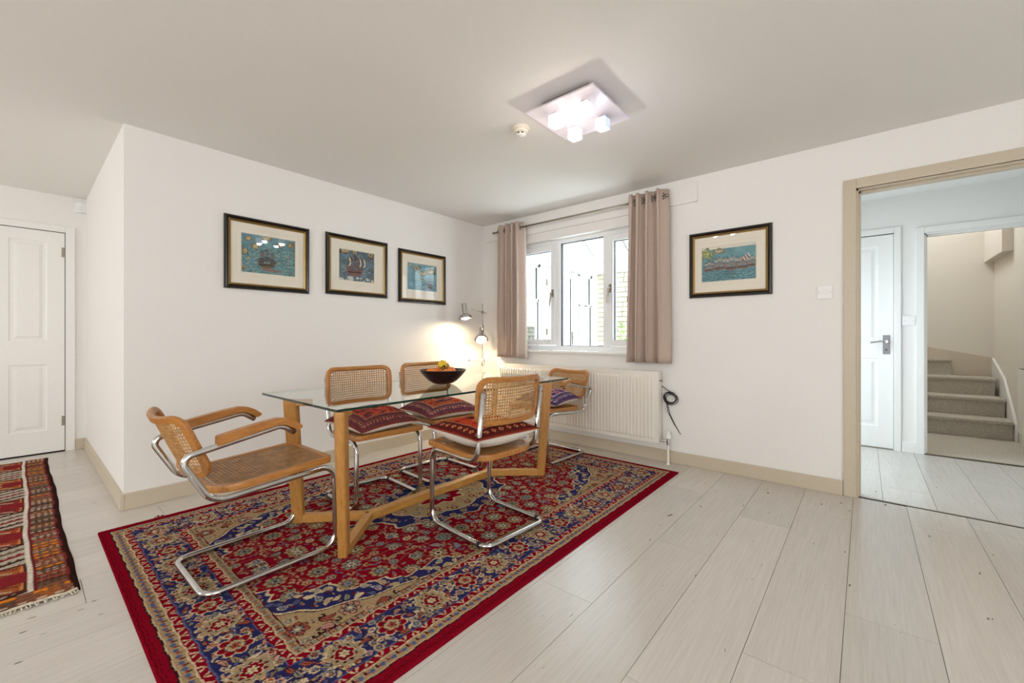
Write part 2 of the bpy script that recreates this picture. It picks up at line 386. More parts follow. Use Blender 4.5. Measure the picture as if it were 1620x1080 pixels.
# door frames
def doorframe(name, x0, x1, y, zt, w, m, depth, back=True, ydir=-1):
    """architrave on the y face and lining through the wall"""
    t = bpy.data.objects.new(name, None); COL.objects.link(t); struct(t)
    d = .016*ydir
    ya, yb = sorted((y, y+d))
    for xx in ((x0-w, x0), (x1, x1+w)):
        obj('architrave', bx(xx[0], xx[1], ya, yb, 0, zt+w, bev=.004), m, t)
    obj('architrave', bx(x0, x1, ya, yb, zt, zt+w, bev=.004), m, t)
    bm = bmesh.new()
    for xx in ((x0-.001, x0+.012), (x1-.012, x1+.001)): box(bm, xx[0], xx[1], y, y+depth, 0, zt)
    box(bm, x0, x1, y, y+depth, zt-.012, zt+.001)
    obj('lining', bm, m, t)
    bm = bmesh.new(); s0, s1 = y+depth*.35, y+depth*.75
    for xx in ((x0+.012, x0+.024), (x1-.024, x1-.012)): box(bm, xx[0], xx[1], s0, s1, 0, zt-.012)
    box(bm, x0+.012, x1-.012, s0, s1, zt-.024, zt-.012)
    obj('door_stop', bm, m, t)
    return t
doorframe('trim_1', dx0, dx1, YB, 2.062, .066, M['trimc'], .12)['label'] = 'taupe painted frame of the wide doorway to the hall'
doorframe('trim_2', .413, 1.33, YH, 2.02, .056, M['white'], .12)['label'] = 'white frame of the stairwell opening'
# dark threshold strips
struct(obj('threshold_strip', bx(dx0, dx1, 3.636, 3.652, -.004, .003), mat('bronze_strip', (70, 58, 44), .4, .5)))
struct(obj('threshold_strip', bx(.413, 1.33, YH-.012, YH+.022, -.002, .008, bev=.002), mat('bronze_strip_2', (84, 72, 58), .4, .5)))

# panelled doors: local x along width, front face towards -y
def panel_door(name, w, h, panels, m, label, handle=None, hinges=True, knobside=1):
    t = bpy.data.objects.new(name, None); COL.objects.link(t); struct(t, label, 'door')
    bm = bmesh.new(); th = .036; fr = .006
    box(bm, 0, w, fr, th, 0, h)
    # stiles & rails proud of the recessed field
    xs = sorted({0, w}|{p[0] for p in panels}|{p[1] for p in panels}); zs = sorted({0, h}|{p[2] for p in panels}|{p[3] for p in panels})
    for i in range(len(xs)-1):
        for k in range(len(zs)-1):
            cx = (xs[i]+xs[i+1])/2; cz = (zs[k]+zs[k+1])/2
            if not any(p[0] < cx < p[1] and p[2] < cz < p[3] for p in panels): box(bm, xs[i], xs[i+1], 0, fr, zs[k], zs[k+1])
    bmesh.ops.remove_doubles(bm, verts=bm.verts, dist=1e-5)
    obj('leaf', bm, m, t)
    for p in panels:
        bm = bmesh.new(); a = .028; b = .05
        # moulding ring (sloped) and raised field
        o4 = [(p[0], p[2]), (p[1], p[2]), (p[1], p[3]), (p[0], p[3])]
        def ring(d, y): return [bm.verts.new((x+(d if x == p[0] else -d), y, z+(d if z == p[2] else -d))) for x, z in o4]
        R = [ring(0, 0), ring(.010, .0055), ring(a, .0058), ring(b, .0008)]
        for A, B in zip(R, R[1:]):
            for i in range(4): bm.faces.new((A[i], A[(i+1) % 4], B[(i+1) % 4], B[i]))
        bm.faces.new(R[-1]); obj('panel', bm, m, t)
    return t
# far left door, in the wall x = XF, facing +x  (local x -> +y, local -y -> +x)
d1 = panel_door('door_1', .76, 2.035, [(.07, .30, .20, .81), (.07, .30, 1.02, 1.94), (.42, .65, .20, .81), (.42, .65, 1.02, 1.94)], M['white'], 'white panelled door in the far left wall')
d1.rotation_euler = (0, 0, PI/2); d1.location = (XF+.006, -.482, .012)
for z in (.23, 1.81):
    bm = bmesh.new(); lathe(bm, [(.006, z), (.006, z+.09)], 8, Matrix.Translation((.764, -.004, 0))); box(bm, .74, .764, -.002, .001, z, z+.09); obj('hinge', bm, M['steel'], d1)
t = bpy.data.objects.new('trim_3', None); COL.objects.link(t); struct(t, 'white frame of the far left door')
for a, b, z0, z1 in ((.283, .345, 0, 2.112), (-.55, -.487, 0, 2.112), (-.487, .283, 2.053, 2.112)):
    obj('architrave', bx(XF, XF+.016, a, b, z0, z1, bev=.004), M['white'], t)
obj('lining', bx(XF-.1, XF, -.5, .3, 0, 2.053), M['dark'], t)
obj('sill_gap', bx(XF, XF+.02, -.482, .28, 0, .004), M['dark'], t)
# hall door, in wall y = YH, facing -y
d2 = panel_door('door_2', .755, 2.04, [(.12, .325, .2, .86), (.12, .325, 1.02, 1.94), (.445, .645, .2, .86), (.445, .645, 1.02, 1.94)], M['white'], 'white panelled door in the hall beside the stairs opening')
d2.location = (-.55, YH+.012, .01)
t = bpy.data.objects.new('trim_4', None); COL.objects.link(t); struct(t, 'cream frame of the hall door')
for a, b, z0, z1 in ((.207, .258, 0, 2.11), (-.62, -.555, 0, 2.11), (-.555, .207, 2.056, 2.11)):
    obj('architrave', bx(a, b, YH-.015, YH+.001, z0, z1, bev=.004), M['white'], t)
obj('lining', bx(-.56, .21, YH+.06, YH+.1, 0, 2.06), M['dark'], t)
hd = obj('handle', bx(.68, .73, -.008, 0, .90, 1.08, bev=.003), mat('satin_nickel', (120, 122, 126), .35, .6), d2)
bm = bmesh.new(); lathe(bm, [(.018, 0), (.018, .012), (.01, .016), (.01, .05)], 14, Matrix.Translation((.705, -.008, 1.02))@Matrix.Rotation(PI/2, 4, 'X'))
tube(bm, fillet([(.705, -.052, 1.02), (.66, -.056, 1.022), (.59, -.05, 1.008)], .03, 4), .008, 8)
obj('lever', bm, M['chrome'], hd, sharp=.6)
bm = bmesh.new(); lathe(bm, [(.007, 0), (.007, .004)], 10, Matrix.Translation((.705, -.008, .94))@Matrix.Rotation(PI/2, 4, 'X')); obj('keyhole', bm, M['dark'], hd)
obj('latch', bx(.7535, .757, -.003, .004, .95, 1.06), M['steel'], d2)

# ------------------------------------------------------------------ stairs
st = thing('staircase', 'beige carpeted stairs with a cream string behind the hall opening', 'stairs', (.3, 6.57, 0))
ends = [1.19, 1.155, 1.13, .82]
for i in range(4):
    y0 = i*.3; z1 = .2*(i+1); y1 = 1.0
    e = min(ends[i], 1.165)-.3 - (.004 if i == 0 else 0)
    bm = bmesh.new(); box(bm, -1.17, e, y0+.02, y0+.3 if i < 3 else y1, (.006 if i == 0 else .2*i-.02), z1-.03); obj('riser', bm, M['carpet'], st)
    bm = bmesh.new(); box(bm, -1.17, e+.004, y0-.012, (y0+.33) if i < 3 else y1, z1-.034, z1, .012); obj('tread', bm, M['carpet'], st)
# strings
bm = bmesh.new(); extrude_poly(bm, [(-.88-.3, 0), (1.16-.3, 0), (1.18-.3, .82), (.44-.3, .985), (-.88-.3, 1.2)], 1, 1.0, 1.024); obj('string_board', bm, M['trimc'], st)
bm = bmesh.new(); extrude_poly(bm, [(-.02, .006), (1.0, .006), (1.0, .82), (.46, .617), (.06, .266), (-.02, .18)], 0, .865, .886); obj('string_board', bm, M['white'], st)

# stairwell storage heater on the right wall
rh = thing('panel_radiator', 'white radiator on the right wall at the foot of the stairs', 'radiator', (XT, 5.85, 0))
obj('body', bx(-.09, -.02, -.3, .26, .17, .77, bev=.01), M['rad'], rh)
bm = bmesh.new()
for i in range(22): box(bm, -.085, -.03, -.29+i*.025, -.29+i*.025+.012, .772, .776)
obj('grille', bm, M['steel'], rh)
bm = bmesh.new(); tube(bm, [(-.05, .22, .0), (-.05, .22, .18)], .011, 8); obj('pipe', bm, M['rad'], rh, True)
for yy in (-.2, .12): obj('bracket', bx(-.03, -.002, yy, yy+.04, .3, .6), M['steel'], rh)

# ------------------------------------------------------------------ window in back wall
wn = bpy.data.objects.new('window_1', None); COL.objects.link(wn); struct(wn, 'white three-light window between the taupe curtains', 'window')
y0, y1 = 3.70, 3.77
def rectframe(bm, x0, x1, z0, z1, w, ya, yb, bev=.004):
    box(bm, x0, x0+w, ya, yb, z0, z1, bev); box(bm, x1-w, x1, ya, yb, z0, z1, bev); box(bm, x0+w, x1-w, ya, yb, z0, z0+w, bev); box(bm, x0+w, x1-w, ya, yb, z1-w, z1, bev)
bm = bmesh.new(); rectframe(bm, wx0, wx1, .93, wz1, .05, y0, y1); box(bm, -2.515, -2.46, y0, y1, .98, 2.06, .004); box(bm, -1.958, -1.905, y0, y1, .98, 2.06, .004)
obj('outer_frame', bm, M['upvc'], wn)
for a, b in ((-3.01, -2.515), (-1.905, -1.42)):
    bm = bmesh.new(); rectframe(bm, a, b, .985, 2.055, .058, y0-.018, y1-.02, .006); s = obj('casement', bm, M['upvc'], wn)
    bm = bmesh.new(); rectframe(bm, a+.056, b-.056, 1.041, 1.999, .004, y0+.0, y1-.03, 0); obj('gasket', bm, M['gasket'], s)
    obj('pane', bx(a+.055, b-.055, y0+.012, y0+.016, 1.04, 2.0), M['glass'], s)
    hx = b-.03 if a < -2.6 else a+.03
    bm = bmesh.new(); box(bm, hx-.011, hx+.011, y0-.030, y0-.018, 1.50, 1.58, .004); tube(bm, fillet([(hx, y0-.03, 1.55), (hx, y0-.06, 1.54), (hx-.012, y0-.06, 1.40)], .02, 4), .008, 8)
    obj('handle', bm, M['steel'], s, sharp=.6)
bm = bmesh.new(); rectframe(bm, -2.462, -1.956, .978, 2.062, .006, y0+.008, y1-.02, 0); obj('gasket', bm, M['gasket'], wn)
obj('pane', bx(-2.458, -1.96, y0+.02, y0+.024, .982, 2.058), M['glass'], wn)
sb = bmesh.new(); box(sb, wx0-.04, wx1+.04, YB-.03, y0+.01, wz0, wz0+.024, .008); struct(obj('trim_5', sb, M['white']), 'white window sill board')
# lining of the reveal
bm = bmesh.new(); box(bm, wx0, wx1, YB+.002, y0+.01, wz1-.006, wz1+.001); obj('reveal_board', bm, M['white'], wn)
# pelmet batten board behind the rod
struct(obj('trim_6', bx(XA+.035, -1.052, YB-.02, YB, 2.19, 2.355, bev=.003), M['wall']), 'flat painted board above the window holding the curtain rod')

# curtains
def curtain(x0, x1, n, label, seed, wide_left):
    r = np.random.default_rng(seed)
    t = thing('curtain', label, 'curtain', ((x0+x1)/2, 3.5, 0), 0, 'taupe eyelet curtains')
    N = 200; Mz = 26; u = np.linspace(0, 1, N); z = np.linspace(2.318, .85, Mz)
    U, Z = np.meshgrid(u, z); k = (2.318-Z)/1.47
    g = U**(.72 if not wide_left else 1.6)
    ph = g*n*2*PI
    amp = (.05+.012*k)*(1 if wide_left else 1)
    Y = amp*np.sin(ph+(PI/2))+.006*np.sin(5*k+6*U)*k
    X = (x0+(x1-x0)*U)-(x0+x1)/2+.022*np.sin(2*ph+PI)*(1-.3*k)+(U-.5)*.05*k
    o = grid('cloth', X, Y, Z, None, M['curtain'], t)
    md = o.modifiers.new('thickness', 'SOLIDIFY'); md.thickness = .004
    sg = 1 if wide_left else -1
    cs = slice(N-12, N) if wide_left else slice(0, 10)
    l = grid('lining', (X+np.linspace(0, 1, N)[None]*0)[:, cs]+.014*sg*(np.linspace(0, 1, 12) if wide_left else np.linspace(1, 0, 10))[None], Y[:, cs]+.008, Z[:, cs]-.004, None, M['lining'], t); l['label'] = 'pale lining showing at the edge'
    for i in range(2*n):
        gi = (i+.5)/(2*n); uu = gi**(1/(.72 if not wide_left else 1.6)); xx = (x0+(x1-x0)*uu)-(x0+x1)/2
        bm = bmesh.new()
        ring = [(0, .026*math.cos(a), .026*math.sin(a)) for a in [2*PI*j/18 for j in range(18)]]
        tube(bm, ring, .0045, 6, True); e = obj('eyelet', bm, M['steel'], t, True); e.location = (xx, 0, 2.256); e.rotation_euler = (0, 0, 1.05 if i % 2 else -1.05)
    return t
curtain(-3.215, -2.835, 4, 'taupe eyelet curtain hanging at the left side of the window', 1, True)
curtain(-1.585, -1.275, 4, 'taupe eyelet curtain hanging at the right side of the window', 2, False)
rd = thing('curtain_rod', 'thin steel curtain rod above the window', 'curtain rod', (-2.25, 3.5, 2.256))
bm = bmesh.new(); tube(bm, [(-.965, 0, 0), (.97, 0, 0)], .0095, 10); obj('pole', bm, M['steel'], rd, True)
for s in (-1, 1):
    bm = bmesh.new(); lathe(bm, [(.009, 0), (.013, .004), (.013, .03), (.008, .036)], 12, Matrix.Translation((s*.965, 0, 0))@Matrix.Rotation(s*PI/2, 4, 'Y')); obj('finial', bm, M['steel'], rd, True)
    bm = bmesh.new(); tube(bm, [(s*.93, 0, 0), (s*.93, .095, 0)], .006, 8); lathe(bm, [(.022, 0), (.022, .004)], 14, Matrix.Translation((s*.93, .091, 0))@Matrix.Rotation(PI/2, 4, 'X')); obj('bracket', bm, M['steel'], rd, sharp=.6)

# ------------------------------------------------------------------ conservatory beyond the window
CX = -3.48; CY = 6.2
cf = struct(obj('floor_conservatory', bx(-3.6, -1.2, 3.9, 6.3, -.08, .0), M['slab']))
cons = thing('conservatory', 'white glazed conservatory seen through the window', 'conservatory', (CX, 5.05, 0))
def L(x0, x1, y0, y1, z0, z1): return bx(x0-CX, x1-CX, y0-5.05, y1-5.05, z0, z1, bev=.006)
# left glazed side: dwarf wall, posts, windows, door
obj('dwarf_wall', bx(-.12, .04, -1.15, -.32, 0, .6), M['brick'], cons); obj('dwarf_wall', bx(-.12, .04, .50, 1.2, 0, .6), M['brick'], cons)
for ya in (3.9, 4.68, 5.56, 6.12): obj('post', L(CX-.05, CX+.05, ya, ya+.09, 0 if 4 < ya < 6 else .6, 2.13), M['upvcc'], cons)
obj('eaves_beam', L(CX-.08, CX+.08, 3.9, 6.25, 2.08, 2.26), M['upvcc'], cons)
def cwin(ya, yb, z0, ztr):
    bm = bmesh.new()
    def fr(a, b, c, d, w=.045, xo=0):
        box(bm, -.03+xo, .035+xo, a-5.05, a-5.05+w, c, d, .004); box(bm, -.03+xo, .035+xo, b-5.05-w, b-5.05, c, d, .004)
        box(bm, -.03+xo, .035+xo, a-5.05, b-5.05, c, c+w, .004); box(bm, -.03+xo, .035+xo, a-5.05, b-5.05, d-w, d, .004)
    fr(ya, yb, z0, 2.08); fr(ya+.04, yb-.04, ztr, 2.06, .04, .012)
    o = obj('window', bm, M['upvcc'], cons)
    bm = bmesh.new()
    for (c, d, w) in ((z0+.045, ztr, .047), (ztr+.04, 2.02, .082)):
        for yy in (ya+w, yb-w-.008): box(bm, .02, .037, yy-5.05, yy-5.05+.008, c, d)
    gk = obj('gasket', bm, M['gasket'], o); gk['kind'] = 'stuff'
    obj('pane', bx(-.004, .004, ya-5.05+.04, yb-5.05-.04, z0+.04, 2.04), M['glass'], o)
    ym = (ya+yb)/2-5.05
    bm = bmesh.new(); box(bm, .045, .062, ym-.02, ym+.02, ztr+.008, ztr+.03, .003); tube(bm, [(.062, ym-.06, ztr+.01), (.07, ym, ztr+.022), (.062, ym+.05, ztr+.016)], .007, 6); obj('handle', bm, M['steel'], o)
cwin(3.99, 4.68, .6, 1.55); cwin(5.65, 6.12, .6, 1.55)
bm = bmesh.new()
for (a, b, c, d) in ((4.80, 4.90, .03, 2.06), (5.46, 5.56, .03, 2.06)): box(bm, -.03, .04, a-5.05, b-5.05, c, d, .005)
box(bm, -.03, .04, 4.9-5.05, 5.46-5.05, .03, .2, .005); box(bm, -.03, .04, 4.9-5.05, 5.46-5.05, 1.96, 2.06, .005)
dd = obj('door', bm, M['upvcc'], cons)
for ga in (4.9, 5.452): obj('gasket', bx(.03, .045, ga-5.05, ga-5.042, .2, 1.96), M['gasket'], dd)
obj('pane', bx(-.004, .004, -.15, .41, .2, 1.96), M['glass'], dd)
bm = bmesh.new(); box(bm, .04, .052, .43, .46, .95, 1.15, .003); tube(bm, [(.07, .445, 1.08), (.075, .33, 1.075)], .009, 6); obj('handle', bm, M['steel'], dd)
for z in (.35, 1.1, 1.8): obj('hinge', bx(.04, .056, -.245, -.215, z, z+.09, bev=.004), M['steel'], dd)
# eaves at the far wall, roof rafters and glazing
obj('eaves_beam', L(CX, -1.25, CY-.1, CY+.06, 2.1, 2.30), M['upvcc'], cons)
obj('box_gutter', bx(0, -1.25-CX, CY-.1-5.05-.02, CY-.1-5.05, 2.3, 2.36), mat('pale_blue_trim', (200, 212, 220), .4), cons)
def ry(y): return 2.32+(CY-y)*.62
for xx in (-3.41, -2.8, -2.19, -1.6):
    bm = bmesh.new(); extrude_poly(bm, [(4.5-5.05, ry(4.5)), (CY-5.05, ry(CY)), (CY-5.05, ry(CY)+.07), (4.5-5.05, ry(4.5)+.07)], 0, xx-CX-.022, xx-CX+.022); r_ = obj('rafter', bm, M['upvcc'], cons)
    bm = bmesh.new(); extrude_poly(bm, [(4.5-5.05, ry(4.5)-.004), (CY-5.05, ry(CY)-.004), (CY-5.05, ry(CY)+.004), (4.5-5.05, ry(4.5)+.004)], 0, xx-CX+.008, xx-CX+.02); obj('gasket', bm, M['gasket'], r_)
for a, b in ((-3.41, -2.8), (-2.8, -2.19), (-2.19, -1.6)):
    bm = bmesh.new(); extrude_poly(bm, [(4.5-5.05, ry(4.5)+.02), (CY-5.05, ry(CY)+.02), (CY-5.05, ry(CY)+.03), (4.5-5.05, ry(4.5)+.03)], 0, a-CX+.022, b-CX-.022); obj('roof_pane', bm, M['glass'], cons)
obj('ridge_beam', bx(0, -1.25-CX, 4.42-5.05, 4.52-5.05, ry(4.5)-.06, ry(4.5)+.12), M['upvcc'], cons)
# stone end wall with separate blocks
sw = struct(obj('wall_conservatory', bx(-3.4, -1.2, CY+.02, CY+.2, 0, 2.2), M['mortar']), 'pale buff stone wall inside the conservatory', 'wall')
rb = random.Random(3); z = .46
while z < 2.1:
    h = .078; x = -3.38+rb.uniform(-.1, 0)
    while x < -2.0:
        w = rb.uniform(.19, .34)
        xa = max(x, -3.38)
        if x+w-xa > .03:
            o = obj('brick', bx(xa+.005, min(x+w, -1.22)-.005, CY-rb.uniform(0, .008), CY+.04, z+.004, z+h-.005, bev=.003), M['brick'], sw)
        x += w
    z += h
wall('wall_conservatory_right', [(-1.25, -1.2, 3.9, 6.2, 0, 2.1)], M['upvcc'])
# garden beyond
gw = tag(obj('garden_wall', bx(-6.9, -6.7, 2.4, 9.5, -.06, 1.35), M['garden']), 'weathered grey garden wall outside the conservatory', 'wall')
bm = bmesh.new(); rb2 = random.Random(9)
for r_i in range(13):
    y = 2.4+rb2.uniform(0, .3)
    while y < 9.3:
        w = rb2.uniform(.25, .5); box(bm, -6.7, -6.68+rb2.uniform(0, .02), y+.006, y+w-.006, r_i*.104-.05, r_i*.104+.04); y += w
k = obj('stone_blocks', bm, M['garden'], gw); k['kind'] = 'stuff'
gd = struct(obj('ground', bx(-12, CX-.13, 2.2, 12, -.1, -.02), M['grass']))
# potted plant inside the conservatory
pl = thing('potted_plant', 'leafy green potted plant in the conservatory by the stone wall', 'plant', (-2.62, 5.85, 0))
bm = bmesh.new(); lathe(bm, [(.11, 0), (.15, .26), (.165, .26), (.165, .3), (.145, .3), (.13, .24), (0, .24)], 20); obj('pot', bm, M['pot'], pl, sharp=.5)
bm = bmesh.new(); rl = random.Random(4)
for i in range(90):
    a = rl.uniform(0, 2*PI); rr = rl.uniform(.02, .2); z = rl.uniform(.75, 1.22); tl = rl.uniform(.1, .18); tip = Vector((math.cos(a), math.sin(a), rl.uniform(-.1, 1))).normalized()
    b0 = Vector((math.cos(a)*rr, math.sin(a)*rr, z)); sd = tip.cross(Vector((0, 0, 1))).normalized()*.022; mid = b0+tip*tl*.5+Vector((0, 0, .008))
    v = [bm.verts.new(q) for q in (b0, mid+sd, b0+tip*tl, mid-sd)]; bm.faces.new(v)
o = obj('foliage', bm, M['leafm'], pl); o['kind'] = 'stuff'
bm = bmesh.new()
for i in range(7):
    a = i*.9; tube(bm, [(0, 0, .24), (.04*math.cos(a), .04*math.sin(a), .6), (.13*math.cos(a), .13*math.sin(a), 1.0)], .006, 5)
obj('stems', bm, M['leafm'], pl, True)

# ------------------------------------------------------------------ main radiator
R = thing('radiator', 'long white ribbed panel radiator under the window', 'radiator', (-2.26, 3.5, 0))
rx = .92; zb, zt = .17, .765
xs = []; zz = [(zb, 0, 0), (zb+.03, 0, 0), (zb+.045, 1, 0), (zt-.045, 1, 0), (zt-.03, 0, 0), (zt, 0, 0)]
nr = 55; pitch = 2*(rx-.03)/nr; prof = [(-rx, 0)]
for i in range(nr):
    x = -rx+.03+i*pitch; prof += [(x+.003, 0), (x+.009, 1), (x+.020, 1), (x+.026, 0)]
prof.append((rx, 0))
Xg = np.array([[p[0] for p in prof] for _ in zz]); Yg = np.array([[-.010*p[1]*q[1] for p in prof] for q in zz]); Zg = np.array([[q[0]]*len(prof) for q in zz])
grid('front_panel', Xg, Yg, Zg, None, M['rad'], R, False)
obj('back_panel', bx(-rx, rx, .055, .065, zb, zt, bev=.003), M['rad'], R)
bm = bmesh.new()
for i in range(60): x = -rx+.02+i*.0307; box(bm, x, x+.002, .004, .054, zb+.03, zt-.04)
obj('convector_fins', bm, M['rad'], R)
bm = bmesh.new()
box(bm, -rx, rx, -.001, .006, zt-.004, zt+.014); box(bm, -rx, rx, .052, .066, zt-.004, zt+.014)
for i in range(100): x = -rx+.01+i*.0182; box(bm, x, x+.006, .004, .054, zt+.006, zt+.012)
obj('top_grille', bm, M['rad'], R)
for s in (-1, 1): obj('side_panel', bx(s*rx-.004, s*rx+.004, -.002, .067, zb+.01, zt+.014, bev=.002), M['rad'], R)
for x in (-.6, .6): obj('bracket', bx(x-.02, x+.02, .064, .113, .25, .7), M['steel'], R)
bm = bmesh.new(); lathe(bm, [(.007, 0), (.007, .02)], 8, Matrix.Translation((rx+.003, .03, .70))@Matrix.Rotation(PI/2, 4, 'Y')); obj('bleed_valve', bm, M['steel'], R)
bm = bmesh.new(); lathe(bm, [(.011, 0), (.011, .02), (.014, .02), (.014, .035), (.009, .036), (.009, .062)], 12, Matrix.Translation((rx+.004, .03, .195))@Matrix.Rotation(PI/2, 4, 'Y'))
lathe(bm, [(.014, 0), (.014, .05)], 12, Matrix.Translation((rx+.075, .03, .165))); obj('valve_body', bm, M['chrome'], R, sharp=.6)
bm = bmesh.new(); lathe(bm, [(.016, 0), (.022, .006), (.022, .04), (.017, .044), (.017, .06), (.012, .066)], 16, Matrix.Translation((rx+.075, .03, .215))); obj('valve_head', bm, M['plastic'], R, sharp=.6)
bm = bmesh.new(); lathe(bm, [(.010, 0.001), (.010, .165)], 12, Matrix.Translation((rx+.075, .03, 0))); lathe(bm, [(.018, 0.001), (.014, .012)], 12, Matrix.Translation((rx+.075, .03, 0))); obj('pipe', bm, M['rad'], R, sharp=.6)

# coil of black cable
bm = bmesh.new(); rc = random.Random(2)
for i in range(6):
    r = .050+rc.uniform(-.012, .010); cx = rc.uniform(-.014, .014); cz = rc.uniform(-.010, .010); e = rc.uniform(.85, 1.0)
    tube(bm, [(cx+r*math.cos(a), rc.uniform(-.006, .006), cz+r*e*math.sin(a)) for a in [2*PI*j/22 for j in range(22)]], .0032, 6, True)
tube(bm, fillet([(-.066, .01, .095), (-.02, 0, .065), (.03, -.01, .045), (.05, -.01, .03)], .02, 4), .0032, 6)
tube(bm, fillet([(-.025, 0, -.04), (-.012, 0, -.12), (.04, 0, -.22), (.098, 0, -.305), (.088, 0, -.29), (.05, 0, -.23), (.005, 0, -.14), (-.018, 0, -.045)], .01, 4), .003, 6)
tag(obj('cable_coil', bm, M['black'], None, True), 'coiled black cable hanging beside the radiator end', 'cable').location = (-1.275, 3.585, .555)

# ------------------------------------------------------------------ wall switches, sensor, detector
def switch(name, label, loc, w, h, face):
    t = thing(name, label, 'switch', loc)
    obj('plate', bx(-w/2, w/2, -.009, 0, -h/2, h/2, bev=.003), M['plastic'], t)
    face(t); return t
def f1(t):
    obj('rocker', bx(-.012, .012, -.013, -.009, -.014, .014, bev=.002), M['plastic'], t)
    for s in (-1, 1):
        bm = bmesh.new(); lathe(bm, [(.003, 0), (.003, .0015)], 8, Matrix.Translation((s*.032, -.009, 0))@Matrix.Rotation(PI/2, 4, 'X')); obj('screw', bm, M['steel'], t)
switch('light_switch', 'single white light switch on the wall left of the doorway', (-.213, YB, 1.383), .088, .09, f1)
def f2(t):
    for s in (-1, 1):
        bm = bmesh.new(); lathe(bm, [(.003, 0), (.003, .0015)], 8, Matrix.Translation((s*.03, -.009, 0))@Matrix.Rotation(PI/2, 4, 'X')); obj('screw', bm, M['steel'], t)
switch('blanking_plate', 'white switch plate in the hall between door and stairs opening', (.309, YH, 1.225), .09, .088, f2)
al = thing('motion_sensor', 'small white alarm sensor high in the far left corner', 'sensor', (XF+.02, YR-.02, 2.305))
bm = bmesh.new(); extrude_poly(bm, [(-.02, .02), (.045, .02), (.05, -.01), (.02, -.05), (-.02, -.055)], 2, -.045, .045); obj('housing', bm, M['plastic'], al)
bm = bmesh.new(); box(bm, .028, .05, -.048, -.02, -.03, .01, .004); obj('lens', bm, M['white'], al)

sd = thing('smoke_detector', 'round cream smoke detector on the ceiling beside the light', 'smoke detector', (-1.665, 2.055, H))
bm = bmesh.new(); lathe(bm, [(.052, 0), (.054, -.008), (.05, -.018), (.044, -.02)], 28, cap=False); lathe(bm, [(0, -.0), (.052, 0)], 28, cap=False); obj('base', bm, M['cream'], sd, sharp=.5)
bm = bmesh.new(); lathe(bm, [(.044, -.02), (.042, -.034), (.028, -.038)], 28, cap=False); obj('body', bm, M['cream'], sd, sharp=.5)
bm = bmesh.new(); lathe(bm, [(.026, -.036), (.026, -.046)], 20); obj('sensing_gap', bm, M['dark'], sd)
bm = bmesh.new(); lathe(bm, [(.030, -.046), (.028, -.052), (.012, -.058), (0, -.058)], 24, cap=False)
for i in range(6):
    a = i*PI/3; box(bm, .024, .030, -.004, .004, -.048, -.036, mtx=Matrix.Rotation(a, 4, 'Z'))
obj('cap', bm, M['plastic'], sd, sharp=.5)

# ceiling light
cl = thing('ceiling_light', 'square plate ceiling light with four crystal cube lamps', 'ceiling light', (-1.25, 2.065, H))
bm = bmesh.new(); box(bm, -.15, .15, -.15, .15, -.055, 0, .004); obj('housing', bm, M['chrome'], cl)
bm = bmesh.new()
for i in range(6): box(bm, -.1525, -.1495, -.045+i*.016, -.039+i*.016, -.044, -.022)
obj('vent_slots', bm, M['dark'], cl)
obj('plate', bx(-.215, .215, -.215, .215, -.066, -.056, bev=.003), M['plate'], cl)
bm = bmesh.new(); rectframe(bm, -.217, .217, 0, .01, .004, 0, 0.0) if False else None; bm.free()
for (x, y, lit) in ((-.085, -.10, 1), (.10, -.10, 1), (-.085, .10, 1), (.10, .10, 0)):
    bm = bmesh.new(); box(bm, x-.032, x+.032, y-.032, y+.032, -.136, -.074, .008); c = obj('crystal_cube', bm, M['cube'] if lit else M['cubeb'], cl)
    if not lit: c['label'] = 'dimmer bluish crystal cube'
    bm = bmesh.new(); lathe(bm, [(.026, -.066), (.026, -.073), (.012, -.075)], 16, Matrix.Translation((x, y, 0))); obj('lamp_holder', bm, M['chrome'], cl, sharp=.5)
    bm = bmesh.new(); lathe(bm, [(.0, -.09), (.012, -.092), (.014, -.105), (.008, -.118), (0, -.12)], 12, Matrix.Translation((x, y, 0)), cap=False); obj('bulb', bm, M['bulb'] if lit else M['led'], cl, True)
    l = point('cube_glow', (-1.25+x, 2.065+y, H-.14), 3.2 if lit else 2.0, (1, .90, .84) if lit else (.62, .72, 1), .03)

# ------------------------------------------------------------------ wall spot lamp in the corner
wl = thing('wall_lamp', 'chrome two-headed spot lamp on a thin pole in the corner', 'lamp', (-3.30, 3.38, 0))
bm = bmesh.new(); tube(bm, [(0, 0, .745), (0, 0, 1.45)], .004, 8); obj('pole', bm, M['chrome'], wl, True)
bm = bmesh.new(); tube(bm, [(.02, .05, 1.34), (0, -.235, 1.39)], .0035, 8); obj('arm', bm, M['chrome'], wl, True)

